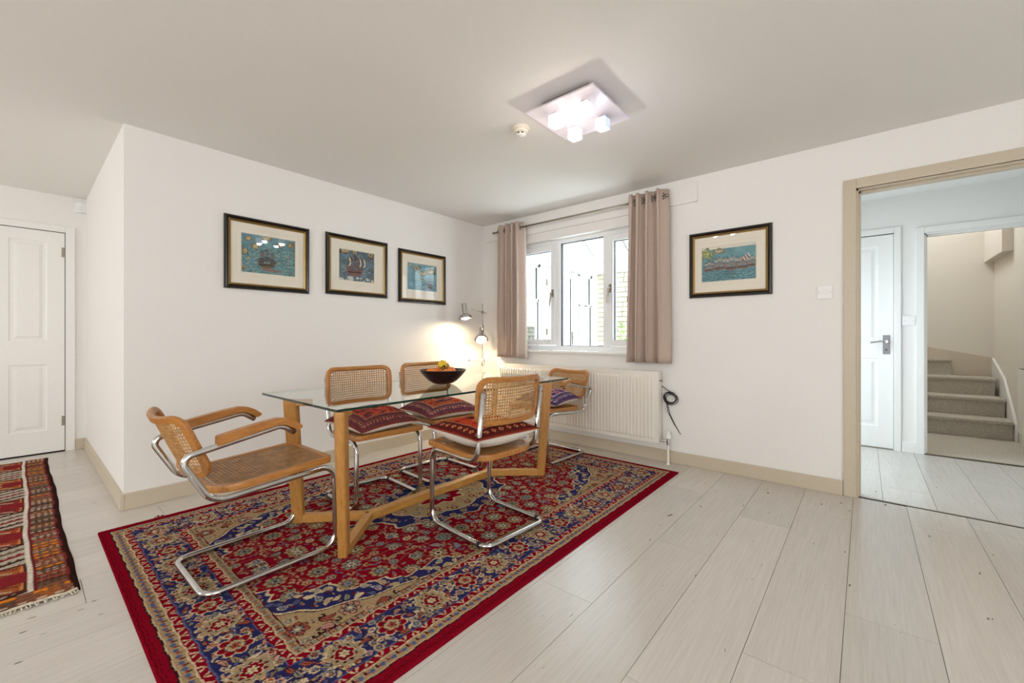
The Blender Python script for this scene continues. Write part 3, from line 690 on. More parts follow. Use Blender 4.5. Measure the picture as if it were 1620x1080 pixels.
for z in (.80,):
    bm = bmesh.new(); tube(bm, [(-.21, 0, z), (-.0, 0, z)], .004, 8); lathe(bm, [(.014, 0), (.014, .005)], 12, Matrix.Translation((-.2135, 0, z))@Matrix.Rotation(PI/2, 4, 'Y')); obj('wall_bracket', bm, M['chrome'], wl, sharp=.6)
bm = bmesh.new(); obj('clamp', box(bm, -.012, .012, -.012, .012, 1.335, 1.37, .004), M['chrome'], wl); obj('clamp', bx(-.012, .012, -.012, .012, 1.18, 1.21, bev=.004), M['chrome'], wl)
def head(loc, rot):
    mx = Matrix.Translation(loc)@rot
    bm = bmesh.new(); lathe(bm, [(.0, .10), (.026, .10), (.028, .095), (.027, 0), (.030, -.012)], 22, mx, cap=False); h = obj('lamp_head', bm, M['chrome'], wl, sharp=.6)
    bm = bmesh.new(); lathe(bm, [(.030, -.012), (.056, -.022), (.074, -.045), (.078, -.066), (.075, -.066), (.070, -.045), (.052, -.024), (.026, -.014)], 26, mx, cap=False); obj('shade', bm, M['chrome'], h, sharp=.9)
    bm = bmesh.new(); lathe(bm, [(.014, -.012), (.034, -.03), (.046, -.050), (.040, -.068), (0, -.080)], 18, mx, cap=False); obj('bulb', bm, M['bulb'], h, True)
    p = mx@Vector((0, 0, -.085)); return p
q1 = head((.0, -.27, 1.335), Matrix.Rotation(math.radians(-10), 4, 'Y'))
q2 = head((.0, -.012, 1.095), Matrix.Rotation(math.radians(-26), 4, 'X')@Matrix.Rotation(math.radians(-22), 4, 'Y'))
def spot(name, loc, tgt, power, ang, color):
    l = bpy.data.lights.new(name, 'SPOT'); l.energy = power; l.color = color; l.spot_size = math.radians(ang); l.spot_blend = .5; l.shadow_soft_size = .04
    o = bpy.data.objects.new(name, l); COL.objects.link(o); o.location = loc; o.rotation_euler = (Vector(tgt)-Vector(loc)).to_track_quat('-Z', 'Y').to_euler()
spot('lamp_glow_upper', Vector((-3.30, 3.38, 0))+q1, (-3.40, 3.02, .2), 13, 172, (1, .80, .52))
spot('lamp_glow_lower', Vector((-3.30, 3.38, 0))+q2, (-3.36, 3.25, .2), 10, 172, (1, .80, .52))
bm = bmesh.new(); tube(bm, fillet([(.02, .05, 1.35), (.02, .03, 1.28), (-.01, .02, 1.2), (.01, .012, 1.1), (.0, .012, .82)], .04, 4), .0022, 6)
for i in range(4):
    tube(bm, [(.004*i-.006, .010+.026*math.cos(a), .785+.042*math.sin(a)) for a in [2*PI*j/14 for j in range(14)]], .0028, 5, True)
obj('cable', bm, M['cream'], wl, True)

# ------------------------------------------------------------------ framed prints
def canvas(h, w, base, n, var, seed):
    f = fbm(h, w, n, seed)[..., None]; return np.array(base, float)[None, None]*(1-var+2*var*f)
def poly(img, pts, col, a=1.0):
    h, w = img.shape[:2]; yy, xx = np.mgrid[0:h, 0:w]; xx = xx/w; yy = yy/h; ins = np.zeros((h, w), bool); n = len(pts)
    for i in range(n):
        x0, y0 = pts[i]; x1, y1 = pts[(i+1) % n]
        if y0 == y1: continue
        c = ((yy >= y0) != (yy >= y1)) & (xx < (x1-x0)*(yy-y0)/(y1-y0)+x0); ins ^= c
    img[ins] = img[ins]*(1-a)+np.array(col)*a
def line(img, p, q, w, col):
    h, W_ = img.shape[:2]; yy, xx = np.mgrid[0:h, 0:W_]; xx = xx/W_*1.5; yy = yy/h
    p = (p[0]*1.5, p[1]); q = (q[0]*1.5, q[1]); dx, dy = q[0]-p[0], q[1]-p[1]; L2 = dx*dx+dy*dy+1e-9
    t = np.clip(((xx-p[0])*dx+(yy-p[1])*dy)/L2, 0, 1); d = np.hypot(xx-p[0]-t*dx, yy-p[1]-t*dy); img[d < w] = col
def island(img, cx, cy, r, seed, fill, edge):
    h, w = img.shape[:2]; yy, xx = np.mgrid[0:h, 0:w]; xx = xx/w*1.5-cx*1.5; yy = yy/h-cy; n = fbm(h, w, 9, seed)
    d = np.hypot(xx, yy*1.5)+ (n-.5)*r*1.6; img[d < r] = edge; k = d < r*.78; img[k] = fill; k2 = (d < r*.7) & (fbm(h, w, 22, seed+5) > .56); img[k2] = np.array(fill)*.62
def ship(img, cx, cy, s, hull, sail, dark, flip=1, masts=3):
    P = lambda a: [(cx+flip*x*s/1.5, cy+y*s) for x, y in a]
    poly(img, P([(-.30, -.02), (-.26, .13), (-.1, .18), (.16, .17), (.30, .06), (.34, -.04), (.18, .02), (-.12, .02), (-.2, -.05), (-.33, -.12)]), hull)
    poly(img, P([(-.25, .07), (.26, .06), (.24, .09), (-.24, .10)]), dark)
    for i in range(7): poly(img, P([(-.18+i*.06, .03), (-.155+i*.06, .03), (-.155+i*.06, .055), (-.18+i*.06, .055)]), dark)
    for m in range(masts):
        mx = -.17+m*.18; top = -.46+.06*abs(m-1)
        p = P([(mx, .03), (mx, top)]); line(img, p[0], p[1], .006, dark)
        for k in range(2):
            z = top+.06+k*.2; b = .075+.02*k
            poly(img, P([(mx-b, z), (mx+b, z), (mx+b+.05, z+.09), (mx+b*.8, z+.16), (mx-b*.9, z+.16), (mx-b+.04, z+.08)]), sail[k % 2])
            p = P([(mx-b, z), (mx+b, z)]); line(img, p[0], p[1], .004, dark)
        p = P([(mx, top), (mx+.2, .0)]); line(img, p[0], p[1], .0025, dark)
    p = P([(.28, 0), (.48, -.14)]); line(img, p[0], p[1], .005, dark)
def waves(img, y0, col, seed, dens=.6):
    h, w = img.shape[:2]; yy, xx = np.mgrid[0:h, 0:w]; n = fbm(h, w, 7, seed)
    v = np.sin((yy/h*70)+n*22+xx/w*9); k = (v > dens) & (yy/h > y0); img[k] = img[k]*.45+np.array(col)*.55
def print1():
    im = canvas(130, 190, (96, 148, 156), 6, .22, 3); im[:, :70] = im[:, :70]*.6+np.array((92, 140, 168))*.4
    waves(im, .3, (190, 196, 160), 5, .72); waves(im, .25, (40, 96, 96), 8, .6)
    for a in ((.12, .12, .09, 1), (.24, .30, .12, 2), (.02, .45, .12, 3), (.12, .62, .06, 4), (.45, .03, .12, 5), (.68, .18, .11, 6), (.9, .15, .12, 12), (.86, .50, .075, 7), (.03, .88, .08, 9)): island(im, a[0], a[1], a[2], a[3], (200, 176, 120), (110, 84, 56))
    ship(im, .44, .70, .80, (122, 96, 66), [(110, 112, 110), (84, 84, 88)], (52, 44, 40)); poly(im, [(.36, .84), (.72, .88), (.70, .93), (.38, .91)], (150, 104, 88)); return im
def print2():
    im = canvas(130, 150, (88, 116, 132), 5, .28, 13); waves(im, .45, (170, 186, 180), 15, .8); waves(im, .2, (48, 70, 86), 18, .7)
    for a in ((.15, .03, .22, 21), (.45, .02, .15, 22), (.9, .08, .16, 23), (.95, .96, .14, 26)): island(im, a[0], a[1], a[2], a[3], (190, 168, 124), (90, 66, 54))
    ship(im, .42, .62, 1.15, (140, 84, 72), [(86, 70, 74), (110, 86, 84)], (54, 38, 40))
    for cx in (.26, .56, .68):
        poly(im, [(cx, .2), (cx+.05, .3), (cx+.06, .42), (cx+.03, .52), (cx+.0, .5), (cx+.03, .4), (cx+.01, .3)], (226, 208, 160))
    k = (fbm(130, 150, 10, 31) > .6); k[:112] = False; im[k] = (206, 208, 196); return im
def print3():
    im = canvas(130, 170, (110, 164, 182), 5, .16, 33); waves(im, .6, (50, 104, 120), 35, .55)
    for a in ((.3, .18, .18, 41), (.52, .35, .16, 42), (.8, .22, .2, 43), (.08, .08, .07, 44), (.45, .6, .1, 47)): island(im, a[0], a[1], a[2], a[3], (186, 178, 130), (100, 110, 84))
    ship(im, .75, .82, .5, (130, 104, 96), [(170, 150, 150), (120, 120, 120)], (60, 70, 80)); return im
def print4():
    im = canvas(130, 190, (100, 156, 164), 5, .2, 53); im[:10] = (228, 220, 200)
    island(im, .1, .18, .2, 51, (184, 192, 110), (130, 130, 84)); island(im, .35, .12, .13, 52, (206, 190, 140), (120, 110, 84)); waves(im, .68, (40, 76, 96), 55, .3); waves(im, .2, (70, 124, 132), 59, .8)
    for cx, cy, s in ((.14, .62, .5), (.34, .58, .62), (.56, .6, .66), (.76, .6, .6), (.93, .58, .5)): ship(im, cx, cy, s, (136, 104, 90), [(176, 164, 150), (140, 130, 126)], (54, 50, 56))
    for i in range(6): poly(im, [(.75+.02*i, .40-.025*i), (.765+.02*i, .395-.025*i), (.80+.02*i, .50-.025*i), (.785+.02*i, .505-.025*i)], (190, 60, 60) if i % 2 == 0 else (226, 216, 206))
    return im
def framed(label, w, h, pw, ph, img, loc, rz, mx=0, mz=0):
    t = thing('framed_print', label, 'picture', loc, rz, 'framed antique ship prints')
    # local: picture faces -y, wall at y = 0
    def mould(ow, oh, prof, name, m):
        bm = bmesh.new(); rings = []
        for d, y in prof:
            rings.append([bm.verts.new((sx*(ow/2-d), y, sz*(oh/2-d))) for sx, sz in ((-1, -1), (1, -1), (1, 1), (-1, 1))])
        for A, B in zip(rings, rings[1:]+rings[:1]):
            for i in range(4): bm.faces.new((A[i], A[(i+1) % 4], B[(i+1) % 4], B[i]))
        return obj(name, bm, m, t)
    mould(w, h, [(0, 0), (0, -.014), (.006, -.024), (.016, -.026), (.028, -.016), (.030, -.006), (.030, 0)], 'frame', M['frame'])
    mould(w-.054, h-.054, [(0, -.002), (0, -.018), (.004, -.021), (.008, -.018), (.016, -.011), (.018, -.004)], 'gilt_slip', M['gold'])
    # rope beading
    bm = bmesh.new(); a, b = w/2-.0315, h/2-.0315; st_ = .0085
    for s in (-1, 1):
        for i in range(int(2*a/st_)): box(bm, -.0026, .0026, -.003, .003, -.0042, .0042, mtx=Matrix.Translation((-a+(i+.5)*st_, -.020, s*b))@Matrix.Rotation(.7, 4, 'Y'))
        for i in range(int(2*b/st_)): box(bm, -.0042, .0042, -.003, .003, -.0026, .0026, mtx=Matrix.Translation((s*a, -.020, -b+(i+.5)*st_))@Matrix.Rotation(.7, 4, 'Y'))
    o = obj('rope_beading', bm, mat('dark_gold', (96, 74, 36), .4, .5), t); o['kind'] = 'stuff'
    bm = bmesh.new(); iw, ih = w/2-.04, h/2-.04; x0, x1, z0, z1 = mx-pw/2-.004, mx+pw/2+.004, mz-ph/2-.004, mz+ph/2+.004
    for q in ((-iw, x0, -ih, ih), (x1, iw, -ih, ih), (x0, x1, -ih, z0), (x0, x1, z1, ih)): box(bm, q[0], q[1], -.008, -.003, q[2], q[3])
    obj('mount', bm, M['mount'], t)
    bm = bmesh.new()
    for dd_ in (.03,):
        for q in ((x0-dd_, x1+dd_, z0-dd_-.0008, z0-dd_), (x0-dd_, x1+dd_, z1+dd_, z1+dd_+.0008), (x0-dd_-.0008, x0-dd_, z0-dd_, z1+dd_), (x1+dd_, x1+dd_+.0008, z0-dd_, z1+dd_)): box(bm, q[0], q[1], -.0084, -.0079, q[2], q[3])
    obj('ruled_line', bm, mat('rule_ink', (206, 196, 178), .9), t)
    hh, ww = img.shape[:2]; X, Z = np.meshgrid(np.linspace(mx-pw/2, mx+pw/2, ww), np.linspace(mz+ph/2, mz-ph/2, hh))
    img = img*.72+img.mean(-1, keepdims=True)*.28
    img = np.clip(img*(.93+.14*np.random.default_rng(1).random(img.shape[:2]))[..., None], 0, 255)
    grid('print', X, np.full_like(X, -.0075), Z, lina(img), M['vcp'], t)
    obj('backing_board', bx(-iw, iw, -.003, -.001, -ih, ih), M['mount'], t)
    obj('picture_glass', bx(-iw, iw, -.0105, -.0095, -ih, ih), M['pglass'], t)
    return t
framed('black and gold framed blue sea chart with dark ship, leftmost on left wall', .60, .535, .375, .285, print1(), (XA, 1.248, 1.695), PI/2, .0, .005)
framed('black and gold framed print of one large brown galleon, middle on left wall', .60, .53, .335, .27, print2(), (XA, 1.987, 1.707), PI/2, -.01, .005)
framed('black and gold framed pale blue map print, nearest the corner on left wall', .60, .53, .37, .27, print3(), (XA, 2.712, 1.685), PI/2, -.005, .005)
framed('black and gold framed print of crowded ships, on the wall right of the window', .592, .53, .385, .275, print4(), (-.82, YB, 1.658), 0, -.005, .0)

# ------------------------------------------------------------------ big rug
def make_rug():
    st_ = .0037; hx, hy = 1.035, 1.54
    nx, ny = int(hx/st_), int(hy/st_)
    u = (np.arange(nx)+.5)*hx/nx; v = (np.arange(ny)+.5)*hy/ny
    U, V = np.meshgrid(u, v, indexing='ij')
    RED = (122, 13, 30); NAVY = (42, 42, 84); BEI = (156, 132, 98); CRM = (194, 174, 140); GRY = (130, 126, 116); RST = (146, 76, 60); SLB = (78, 88, 122); DRK = (44, 24, 30); PNK = (176, 128, 112)
    img = np.zeros(U.shape+(3,)); img[:] = RED
    bxd = hx-U; byd = hy-V+.012; D = np.minimum(bxd, byd); along = np.where(bxd < byd, V, U)
    wob = .0025*np.sin(along*60)
    def band(a, b, c): img[(D+wob >= a) & (D+wob < b)] = c
    r = np.random.default_rng(77)
    b0 = .052
    band(b0, b0+.05, BEI); band(b0, b0+.005, DRK); band(b0+.006, b0+.009, CRM)
    m = (np.mod(along, .040) < .020) & (np.abs(D-(b0+.026)) < .010*(1-.6*np.abs(np.mod(along, .04)-.01)/.01)); img[m] = SLB
    m = (np.mod(along+.02, .040) < .014) & (np.abs(D-(b0+.028)) < .006); img[m] = RST
    m = (np.mod(along+.012, .040) < .006) & (np.abs(D-(b0+.034)) < .008); img[m] = DRK
    b1 = b0+.05; band(b1-.005, b1, CRM); band(b1, b1+.03, RED)
    def vmot(c, w, per, col):
        ph = np.mod(along, per)/per; tri = np.abs(ph-.5)*2
        mm = (tri < .72*(.5+(D-c)/w*.5*np.where(np.mod(along, 2*per) < per, 1, -1))+.05) & (np.abs(D-c) < w) & ~((tri < .3*(.5+(D-c)/w*.5*np.where(np.mod(along, 2*per) < per, 1, -1)))); img[mm] = col
    vmot(b1+.015, .011, .046, CRM)
    b2 = b1+.03; band(b2-.002, b2+.003, SLB); band(b2+.003, b2+.166, NAVY)
    b3 = b2+.166; band(b3-.003, b3, SLB); band(b3, b3+.032, RED); vmot(b3+.016, .011, .048, CRM)
    b4 = b3+.032; band(b4, b4+.036, BEI); band(b4, b4+.004, CRM); band(b4+.032, b4+.036, DRK)
    m = (np.mod(along, .044) < .018) & (np.abs(D-(b4+.018)) < .008); img[m] = GRY
    m = (np.mod(along+.022, .044) < .012) & (np.abs(D-(b4+.018)) < .005); img[m] = RST
    m = (np.mod(along+.007, .022) < .004) & (np.abs(D-(b4+.018)) < .010); img[m] = DRK
    b5 = b4+.036
    fu, fv = hx-b5, hy+.012-b5
    field = D >= b5
    # spandrel boundary: scalloped ellipse
    th = np.arctan2(V/1.28, U/.70); rr = np.hypot(V/1.28, U/.70)
    scal = .05*np.abs(np.sin(th*7))+.026*np.sin(th*25)+.018*np.abs(np.sin(th*47))
    e1 = .93+scal; sp = field & (rr > e1); img[sp] = CRM; img[field & (rr > e1+.012)] = NAVY
    e2 = 1.06+.05*np.abs(np.sin(th*5+.6))+.008*np.sin(th*40); img[field & (rr > e2)] = CRM; img[field & (rr > e2+.010)] = DRK; img[field & (rr > e2+.016)] = BEI
    # medallion
    th2 = np.arctan2(V/.52, U/.34); r2 = np.hypot(V/.52, U/.34)
    e3 = .86+.10*np.abs(np.cos(th2*6))+.03*np.cos(th2*24); img[r2 < e3+.03] = CRM; img[r2 < e3] = NAVY
    e4 = .62+.07*np.abs(np.cos(th2*4)); img[r2 < e4+.02] = CRM; img[r2 < e4] = BEI
    img[r2 < .30+.05*np.cos(th2*8)] = CRM; img[r2 < .27+.05*np.cos(th2*8)] = RED; img[r2 < .12+.03*np.cos(th2*8)] = GRY
    # pendant tips on the long axis
    pd = (np.abs(U)/.075+np.abs(V-.62)/.12) ; img[pd < 1] = CRM; img[pd < .85] = NAVY; img[pd < .45] = BEI
    field_red = field & (rr <= e1-.02) & (r2 > e3+.08) & (pd > 1.2)
    navy_b = (D > b2+.012) & (D < b3-.010)
    beige_s = field & (rr > e2+.05); navy_s = field & (rr > e1+.03) & (rr < e2-.02)
    navy_m = (r2 < e3-.04) & (r2 > e4+.05); beige_m = (r2 < e4-.04) & (r2 > .36)
    def loc_(cx, cy, R):
        i0, i1 = np.searchsorted(u, [cx-R, cx+R]); j0, j1 = np.searchsorted(v, [cy-R, cy+R]); return slice(i0, i1), slice(j0, j1)
    def rosette(cx, cy, R, n, cols, rot, sx=1., sy=1., out=CRM):
        s = loc_(cx, cy, R*1.4); a, b = (U[s]-cx)/sx, (V[s]-cy)/sy
        if a.size == 0: return
        t = np.arctan2(b, a)+rot; q = np.hypot(a, b)/R; sub = img[s]
        k = .74+.26*np.abs(np.cos(n*t/2)); sub[q < k+.1] = out; sub[q < k] = cols[0]
        sub[(q < k) & (np.abs(np.sin(n*t/2)) > .93) & (q > .3)] = cols[3 % len(cols)]
        k2 = .46+.12*np.cos(n*t); sub[q < k2+.1] = DRK; sub[q < k2] = cols[1]; sub[q < .2] = cols[2]
    def leaf(cx, cy, R, rot, col, out=DRK, el=.38):
        s = loc_(cx, cy, R*1.1); a, b = U[s]-cx, V[s]-cy
        if a.size == 0: return
        x = a*np.cos(rot)+b*np.sin(rot); y = -a*np.sin(rot)+b*np.cos(rot)+ (x*x)/R*.35
        q = (x/R)**2+(y/(R*el*(1-.5*x/R)))**2; sub = img[s]; sub[q < 1] = out; sub[q < .62] = col; sub[(np.abs(y) < R*.04) & (q < .8)] = out
    def curl(cx, cy, R, rot, col):
        s = loc_(cx, cy, R*1.2); a, b = U[s]-cx, V[s]-cy
        if a.size == 0: return
        t = np.mod(np.arctan2(b, a)+rot, 2*PI); q = np.hypot(a, b); sub = img[s]
        sub[(np.abs(q-R*(.45+.08*t)) < .0028+.0006*t) & (t < 4.6)] = col
    def palmette(cx, cy, R, rot, c1, c2, c3):
        for k in range(-3, 4):
            a = rot+k*.42; leaf(cx+math.cos(a)*R*.5, cy+math.sin(a)*R*.5, R*.55, a, c1 if k % 2 else GRY, DRK, .34)
        rosette(cx, cy, R*.42, 6, (c2, c3, CRM), rot)
    def scatter(mask, rmin, tries, fn, seed, keep=None):
        q = random.Random(seed); pts = [] if keep is None else keep; n0 = len(pts)
        for _ in range(tries):
            x, y = q.uniform(0, hx), q.uniform(0, hy); i = min(int(x/hx*nx), nx-1); j = min(int(y/hy*ny), ny-1)
            if not mask[i, j]: continue
            if any((x-a)**2+(y-b)**2 < (rmin+c)**2 for a, b, c in pts): continue
            pts.append((x, y, rmin)); fn(x, y, q)
        return pts
    VN = (134, 96, 78)
    # vines on the red field
    for k in range(9):
        x0 = .05+.085*k
        d = np.abs(U-(x0+.05*np.sin(V*9+k*1.3))); img[field_red & (d < .0018)] = VN
    for k in range(9):
        d = np.abs(V-(.12+.15*k+.04*np.sin(U*14+k))); img[field_red & (d < .0018)] = VN
    d = np.abs(D-(b2+.085)-.03*np.sin(along*21)); img[navy_b & (d < .003)] = CRM
    d = np.abs(D-(b2+.085)-.05*np.sin(along*42+1)); img[navy_b & (d < .002)] = VN
    # large border flowers, evenly spaced
    Cb = b2+.085
    def bf(x, y, big, ax):
        if big: rosette(x, y, .072, 9, (BEI, RED, PNK, GRY), .2, 1.0 if ax else .85, .85 if ax else 1.0); rosette(x, y, .034, 6, (RED, CRM, BEI), .5)
        else: rosette(x, y, .054, 7, (RED, GRY, BEI, RST), .2); rosette(x, y, .026, 5, (BEI, RST, RED), .5)
    ys = np.arange(.0, hy-b3+.02, .185)
    for i, y in enumerate(ys): bf(hx-Cb, y, i % 2 == 0, 1)
    for i, x in enumerate(np.arange(0., hx-b3+.02, .165)): bf(x, hy+.012-Cb, i % 2 == 0, 0)
    bf(hx-Cb, hy+.012-Cb, True, 1)
    pts = [(hx-Cb, y, .055) for y in ys]+[(x, hy+.012-Cb, .055) for x in np.arange(0., hx-b3+.02, .165)]
    cs = [BEI, GRY, PNK, CRM, RST, SLB]
    def small(x, y, q):
        if q.random() < .55: rosette(x, y, q.uniform(.013, .019), q.choice((5, 6)), (q.choice([CRM, GRY, BEI, PNK]), q.choice([RED, RST, SLB]), BEI), q.random()*3)
        else: leaf(x, y, q.uniform(.018, .03), q.random()*6.3, q.choice(cs))
    pts = scatter(navy_b, .015, 4000, small, 5, pts); pts = scatter(navy_b, .0065, 9000, lambda x, y, q: leaf(x, y, q.uniform(.012, .02), q.random()*6.3, q.choice(cs), CRM if q.random() < .3 else DRK), 6, pts)
    # red field
    fc = [BEI, GRY, BEI, CRM]
    big = scatter(field_red, .055, 900, lambda x, y, q: (palmette(x, y, .055, q.random()*6.3, q.choice(fc), q.choice([BEI, GRY]), q.choice([SLB, RST, NAVY])) if q.random() < .5 else rosette(x, y, .044, q.choice((8, 10)), (q.choice([BEI, GRY]), q.choice([CRM, GRY]), q.choice([SLB, DRK]), DRK), q.random()*3, out=VN)), 9)
    big = scatter(field_red, .026, 1600, lambda x, y, q: rosette(x, y, .022, 6, (q.choice([BEI, GRY, CRM]), q.choice([SLB, RST]), CRM), q.random()*3, out=VN) if q.random() < .6 else leaf(x, y, .034, q.random()*6.3, q.choice([BEI, GRY]), SLB if q.random() < .4 else DRK, .5), 10, big)
    scatter(field_red, .0095, 6000, lambda x, y, q: curl(x, y, .018, q.random()*6.3, BEI) if q.random() < .3 else leaf(x, y, .015, q.random()*6.3, q.choice([BEI, GRY, PNK, SLB]), VN), 12, big)
    k_ = scatter(beige_s, .05, 300, lambda x, y, q: (rosette(x, y, .04, 7, (q.choice([PNK, RST]), GRY, CRM, DRK), q.random()*3, out=DRK)), 14)
    k_ = scatter(beige_s, .017, 2000, lambda x, y, q: rosette(x, y, .018, 5, (q.choice([RED, PNK, GRY, RST]), BEI, CRM), q.random()*3, out=CRM) if q.random() < .5 else leaf(x, y, .034, q.random()*6.3, q.choice([PNK, RST, GRY, SLB]), DRK, .5), 15, k_)
    scatter(beige_s, .009, 4000, lambda x, y, q: curl(x, y, .016, q.random()*6.3, DRK) if q.random() < .5 else leaf(x, y, .013, q.random()*6.3, q.choice([RED, RST, GRY]), DRK), 16, k_)
    k_ = scatter(navy_s, .015, 1800, lambda x, y, q: leaf(x, y, .026, q.random()*6.3, q.choice([BEI, SLB, GRY, CRM]), CRM if q.random() < .4 else DRK, .5), 17)
    scatter(navy_s, .007, 4000, lambda x, y, q: leaf(x, y, .012, q.random()*6.3, q.choice([RED, BEI, PNK]), DRK), 18, k_)
    k_ = scatter(navy_m, .022, 600, lambda x, y, q: rosette(x, y, .02, 6, (q.choice([BEI, GRY]), RED, CRM), 0), 19); scatter(navy_m, .01, 900, lambda x, y, q: leaf(x, y, .014, q.random()*6.3, q.choice([SLB, BEI, GRY]), DRK), 20, k_)
    k_ = scatter(beige_m, .024, 500, lambda x, y, q: rosette(x, y, .022, 6, (q.choice([RED, PNK, GRY]), CRM, SLB), 0, out=DRK), 21); scatter(beige_m, .011, 900, lambda x, y, q: leaf(x, y, .013, q.random()*6.3, q.choice([RED, RST, GRY]), DRK), 22, k_)
    band(-1, b0, RED); band(.018, .022, (86, 8, 20)); band(.030, .0325, (90, 10, 22))
    full = np.concatenate([img[::-1], img], 0); full = np.concatenate([full[:, ::-1], full], 1)
    X1 = np.concatenate([-u[::-1], u]); Y1 = np.concatenate([-v[::-1], v])
    full = full*(.9+.2*r.random(full.shape[:2]))[..., None]
    full = np.pad(full, ((1, 1), (1, 1), (0, 0)), 'edge')
    X1 = np.concatenate([[-hx-.002], X1, [hx+.002]]); Y1 = np.concatenate([[-hy-.002], Y1, [hy+.002]])
    XX, YY = np.meshgrid(X1, Y1, indexing='ij'); ZZ = .0085+.0012*r.random(XX.shape); ZZ[0] = ZZ[-1] = .0005; ZZ[:, 0] = ZZ[:, -1] = .0005
    o = grid('rug', XX.T, YY.T, ZZ.T, lina(np.clip(full, 0, 255)).transpose(1, 0, 2), M['vc'])
    o.location = (-2.157, 1.818, 0)
    tag(o, 'large red and navy floral oriental rug under the glass table', 'rug')
    for dx, dy in ((-1.036, -1.28), (-1.036, -.55)):
        bm = bmesh.new(); q = random.Random(int(dy*-100))
        for i in range(14):
            a = q.uniform(0, 2*PI); tube(bm, [(0, 0, .004), (.012*math.cos(a), .012*math.sin(a), .014), (.024*math.cos(a), .024*math.sin(a), .006)], .0016, 4)
        t_ = obj('loose_tuft', bm, M['rugred'], o); t_.location = (dx, dy, 0)
make_rug()

# ------------------------------------------------------------------ kilim at the left
def make_kilim():
    x0, x1, ya, yb = -5.53, -2.545, -1.15, .165
    nx, ny = 500, 240
    x = np.linspace(x0, x1, nx); d = np.linspace(0, yb-ya, ny); Xg, Dg = np.meshgrid(x, d, indexing='ij')
    r = np.random.default_rng(5)
    wob = .005*np.sin(Xg*4)+.0015*np.sin(Xg*17+1); Dw = Dg+.0012*np.sin(Xg*31)
    img = np.zeros(Xg.shape+(3,)); img[:] = (122, 84, 60)
    E = x1-Xg; q = np.floor(E/.05)
    hsh = np.abs(np.sin(q*12.9898)*43758.5453) % 1
    pal = np.array([(128, 82, 60), (112, 86, 70), (142, 74, 56), (96, 72, 56), (150, 90, 48), (118, 92, 78)])
    bd = (Dw > .02) & (Dw < .125); img[bd] = pal[(hsh*6).astype(int) % 6][bd]
    def stitches(mask, perx, perd, wx, wd, col): img[mask & (np.mod(E, perx) < wx) & (np.mod(Dw, perd) < wd)] = col
    stitches(bd & (hsh > .3), .016, .022, .006, .013, (60, 36, 30)); stitches(bd & (hsh > .62), .025, .026, .009, .014, (206, 192, 172)); stitches(bd & (hsh < .22), .05, .034, .022, .022, (214, 122, 24)); stitches(bd & (hsh > .4) & (hsh < .55), .05, .03, .02, .016, (150, 104, 92))
    img[bd & (np.mod(E, .05) < .004)] = (56, 30, 26)
    img[(Dw < .022)] = (44, 22, 18); img[(Dw >= .022) & (Dw < .030)] = (118, 44, 42)
    img[(Dw > .118) & (Dw < .130)] = (104, 34, 38); img[(Dw > .130) & (Dw < .146)] = (206, 196, 180)
    fld = Dw > .146
    P = .62; ph = np.mod(E-.16, P)/P; blk = ph < .5; d2 = Dw-.146
    img[fld & ~blk] = (170, 158, 142); img[fld & blk] = (150, 76, 46)
    idx = np.floor((E-.16)/P).astype(int) % 3
    for i, c in enumerate([(152, 84, 44), (150, 66, 42), (122, 46, 44)]): img[fld & blk & (idx == i)] = c
    # stepped combs
    comb = fld & ~blk & (np.mod(ph*P+d2*.35, .075) < .026+.012*((np.floor(d2/.014) % 2))); cc = np.array([(122, 30, 40), (104, 84, 70), (60, 34, 30)])
    img[comb] = cc[(np.floor((ph*P+d2*.35)/.075).astype(int)) % 3][comb]
    comb2 = fld & blk & (np.mod(ph*P-d2*.5, .07) < .016) & (d2 > .045); img[comb2] = (176, 148, 120)
    comb3 = fld & blk & (np.mod(ph*P-d2*.5+.02, .07) < .01) & (d2 > .03); img[comb3] = (70, 34, 28)
    img[fld & blk & (d2 < .012)] = (70, 40, 32); img[fld & blk & (d2 >= .012) & (d2 < .02)] = (196, 120, 72); img[fld & blk & (np.abs(ph-.25) < .10) & (d2 < .10)] = (124, 34, 38)
    img[fld & ~blk & (np.abs(d2-.125) < .012)] = (52, 32, 30); img[fld & ~blk & (np.abs(d2-.125) < .003)] = (170, 150, 130)
    img[fld & (np.abs(ph-.5) < .015)] = (80, 40, 34); img[fld & (np.abs(ph-.01) < .015)] = (80, 40, 34)
    eb = E < .13; img[eb] = pal[(np.abs(np.sin(np.floor(Dw/.06)*7.7)*99) % 1*6).astype(int) % 6][eb]
    stitches(eb, .03, .034, .01, .02, (84, 40, 44)); stitches(eb & (E < .07), .035, .05, .012, .026, (206, 190, 168)); stitches(eb & (E > .08), .05, .09, .02, .04, (214, 124, 30)); img[E < .012] = (48, 24, 22); img[eb & (Dw < .022)] = (44, 22, 18)
    img = np.clip(img*(.86+.28*r.random(img.shape[:2]))[..., None], 0, 255)
    Y = yb+wob-Dg-.06*((x1-Xg)/3)*0; Z = .004+.0016*r.random(Xg.shape)+.003*np.exp(-Dg/.01)*np.abs(np.sin(Xg*14)); Z[:, 0] = .0004; Z[0] = .0004; Z[-1] = .0004
    o = grid('kilim', Xg-x0-1.49, Y-ya-.65, Z, lina(img), M['vck'])
    o.location = (x0+1.49, ya+.65, 0); tag(o, 'brown and white geometric kilim on the floor at the left edge', 'rug')
    bm = bmesh.new(); q = random.Random(8); pts = [(1.50+q.uniform(-.004, .004), .66-i*.012, .008+q.uniform(0, .004)) for i in range(108)]
    tube(bm, pts, .006, 6)
    for i in range(107):
        yy = .66-i*.012; a = q.uniform(-.5, .5); tube(bm, [(1.50, yy, .01), (1.516+q.uniform(0, .008), yy+a*.02, .004)], .003, 4)
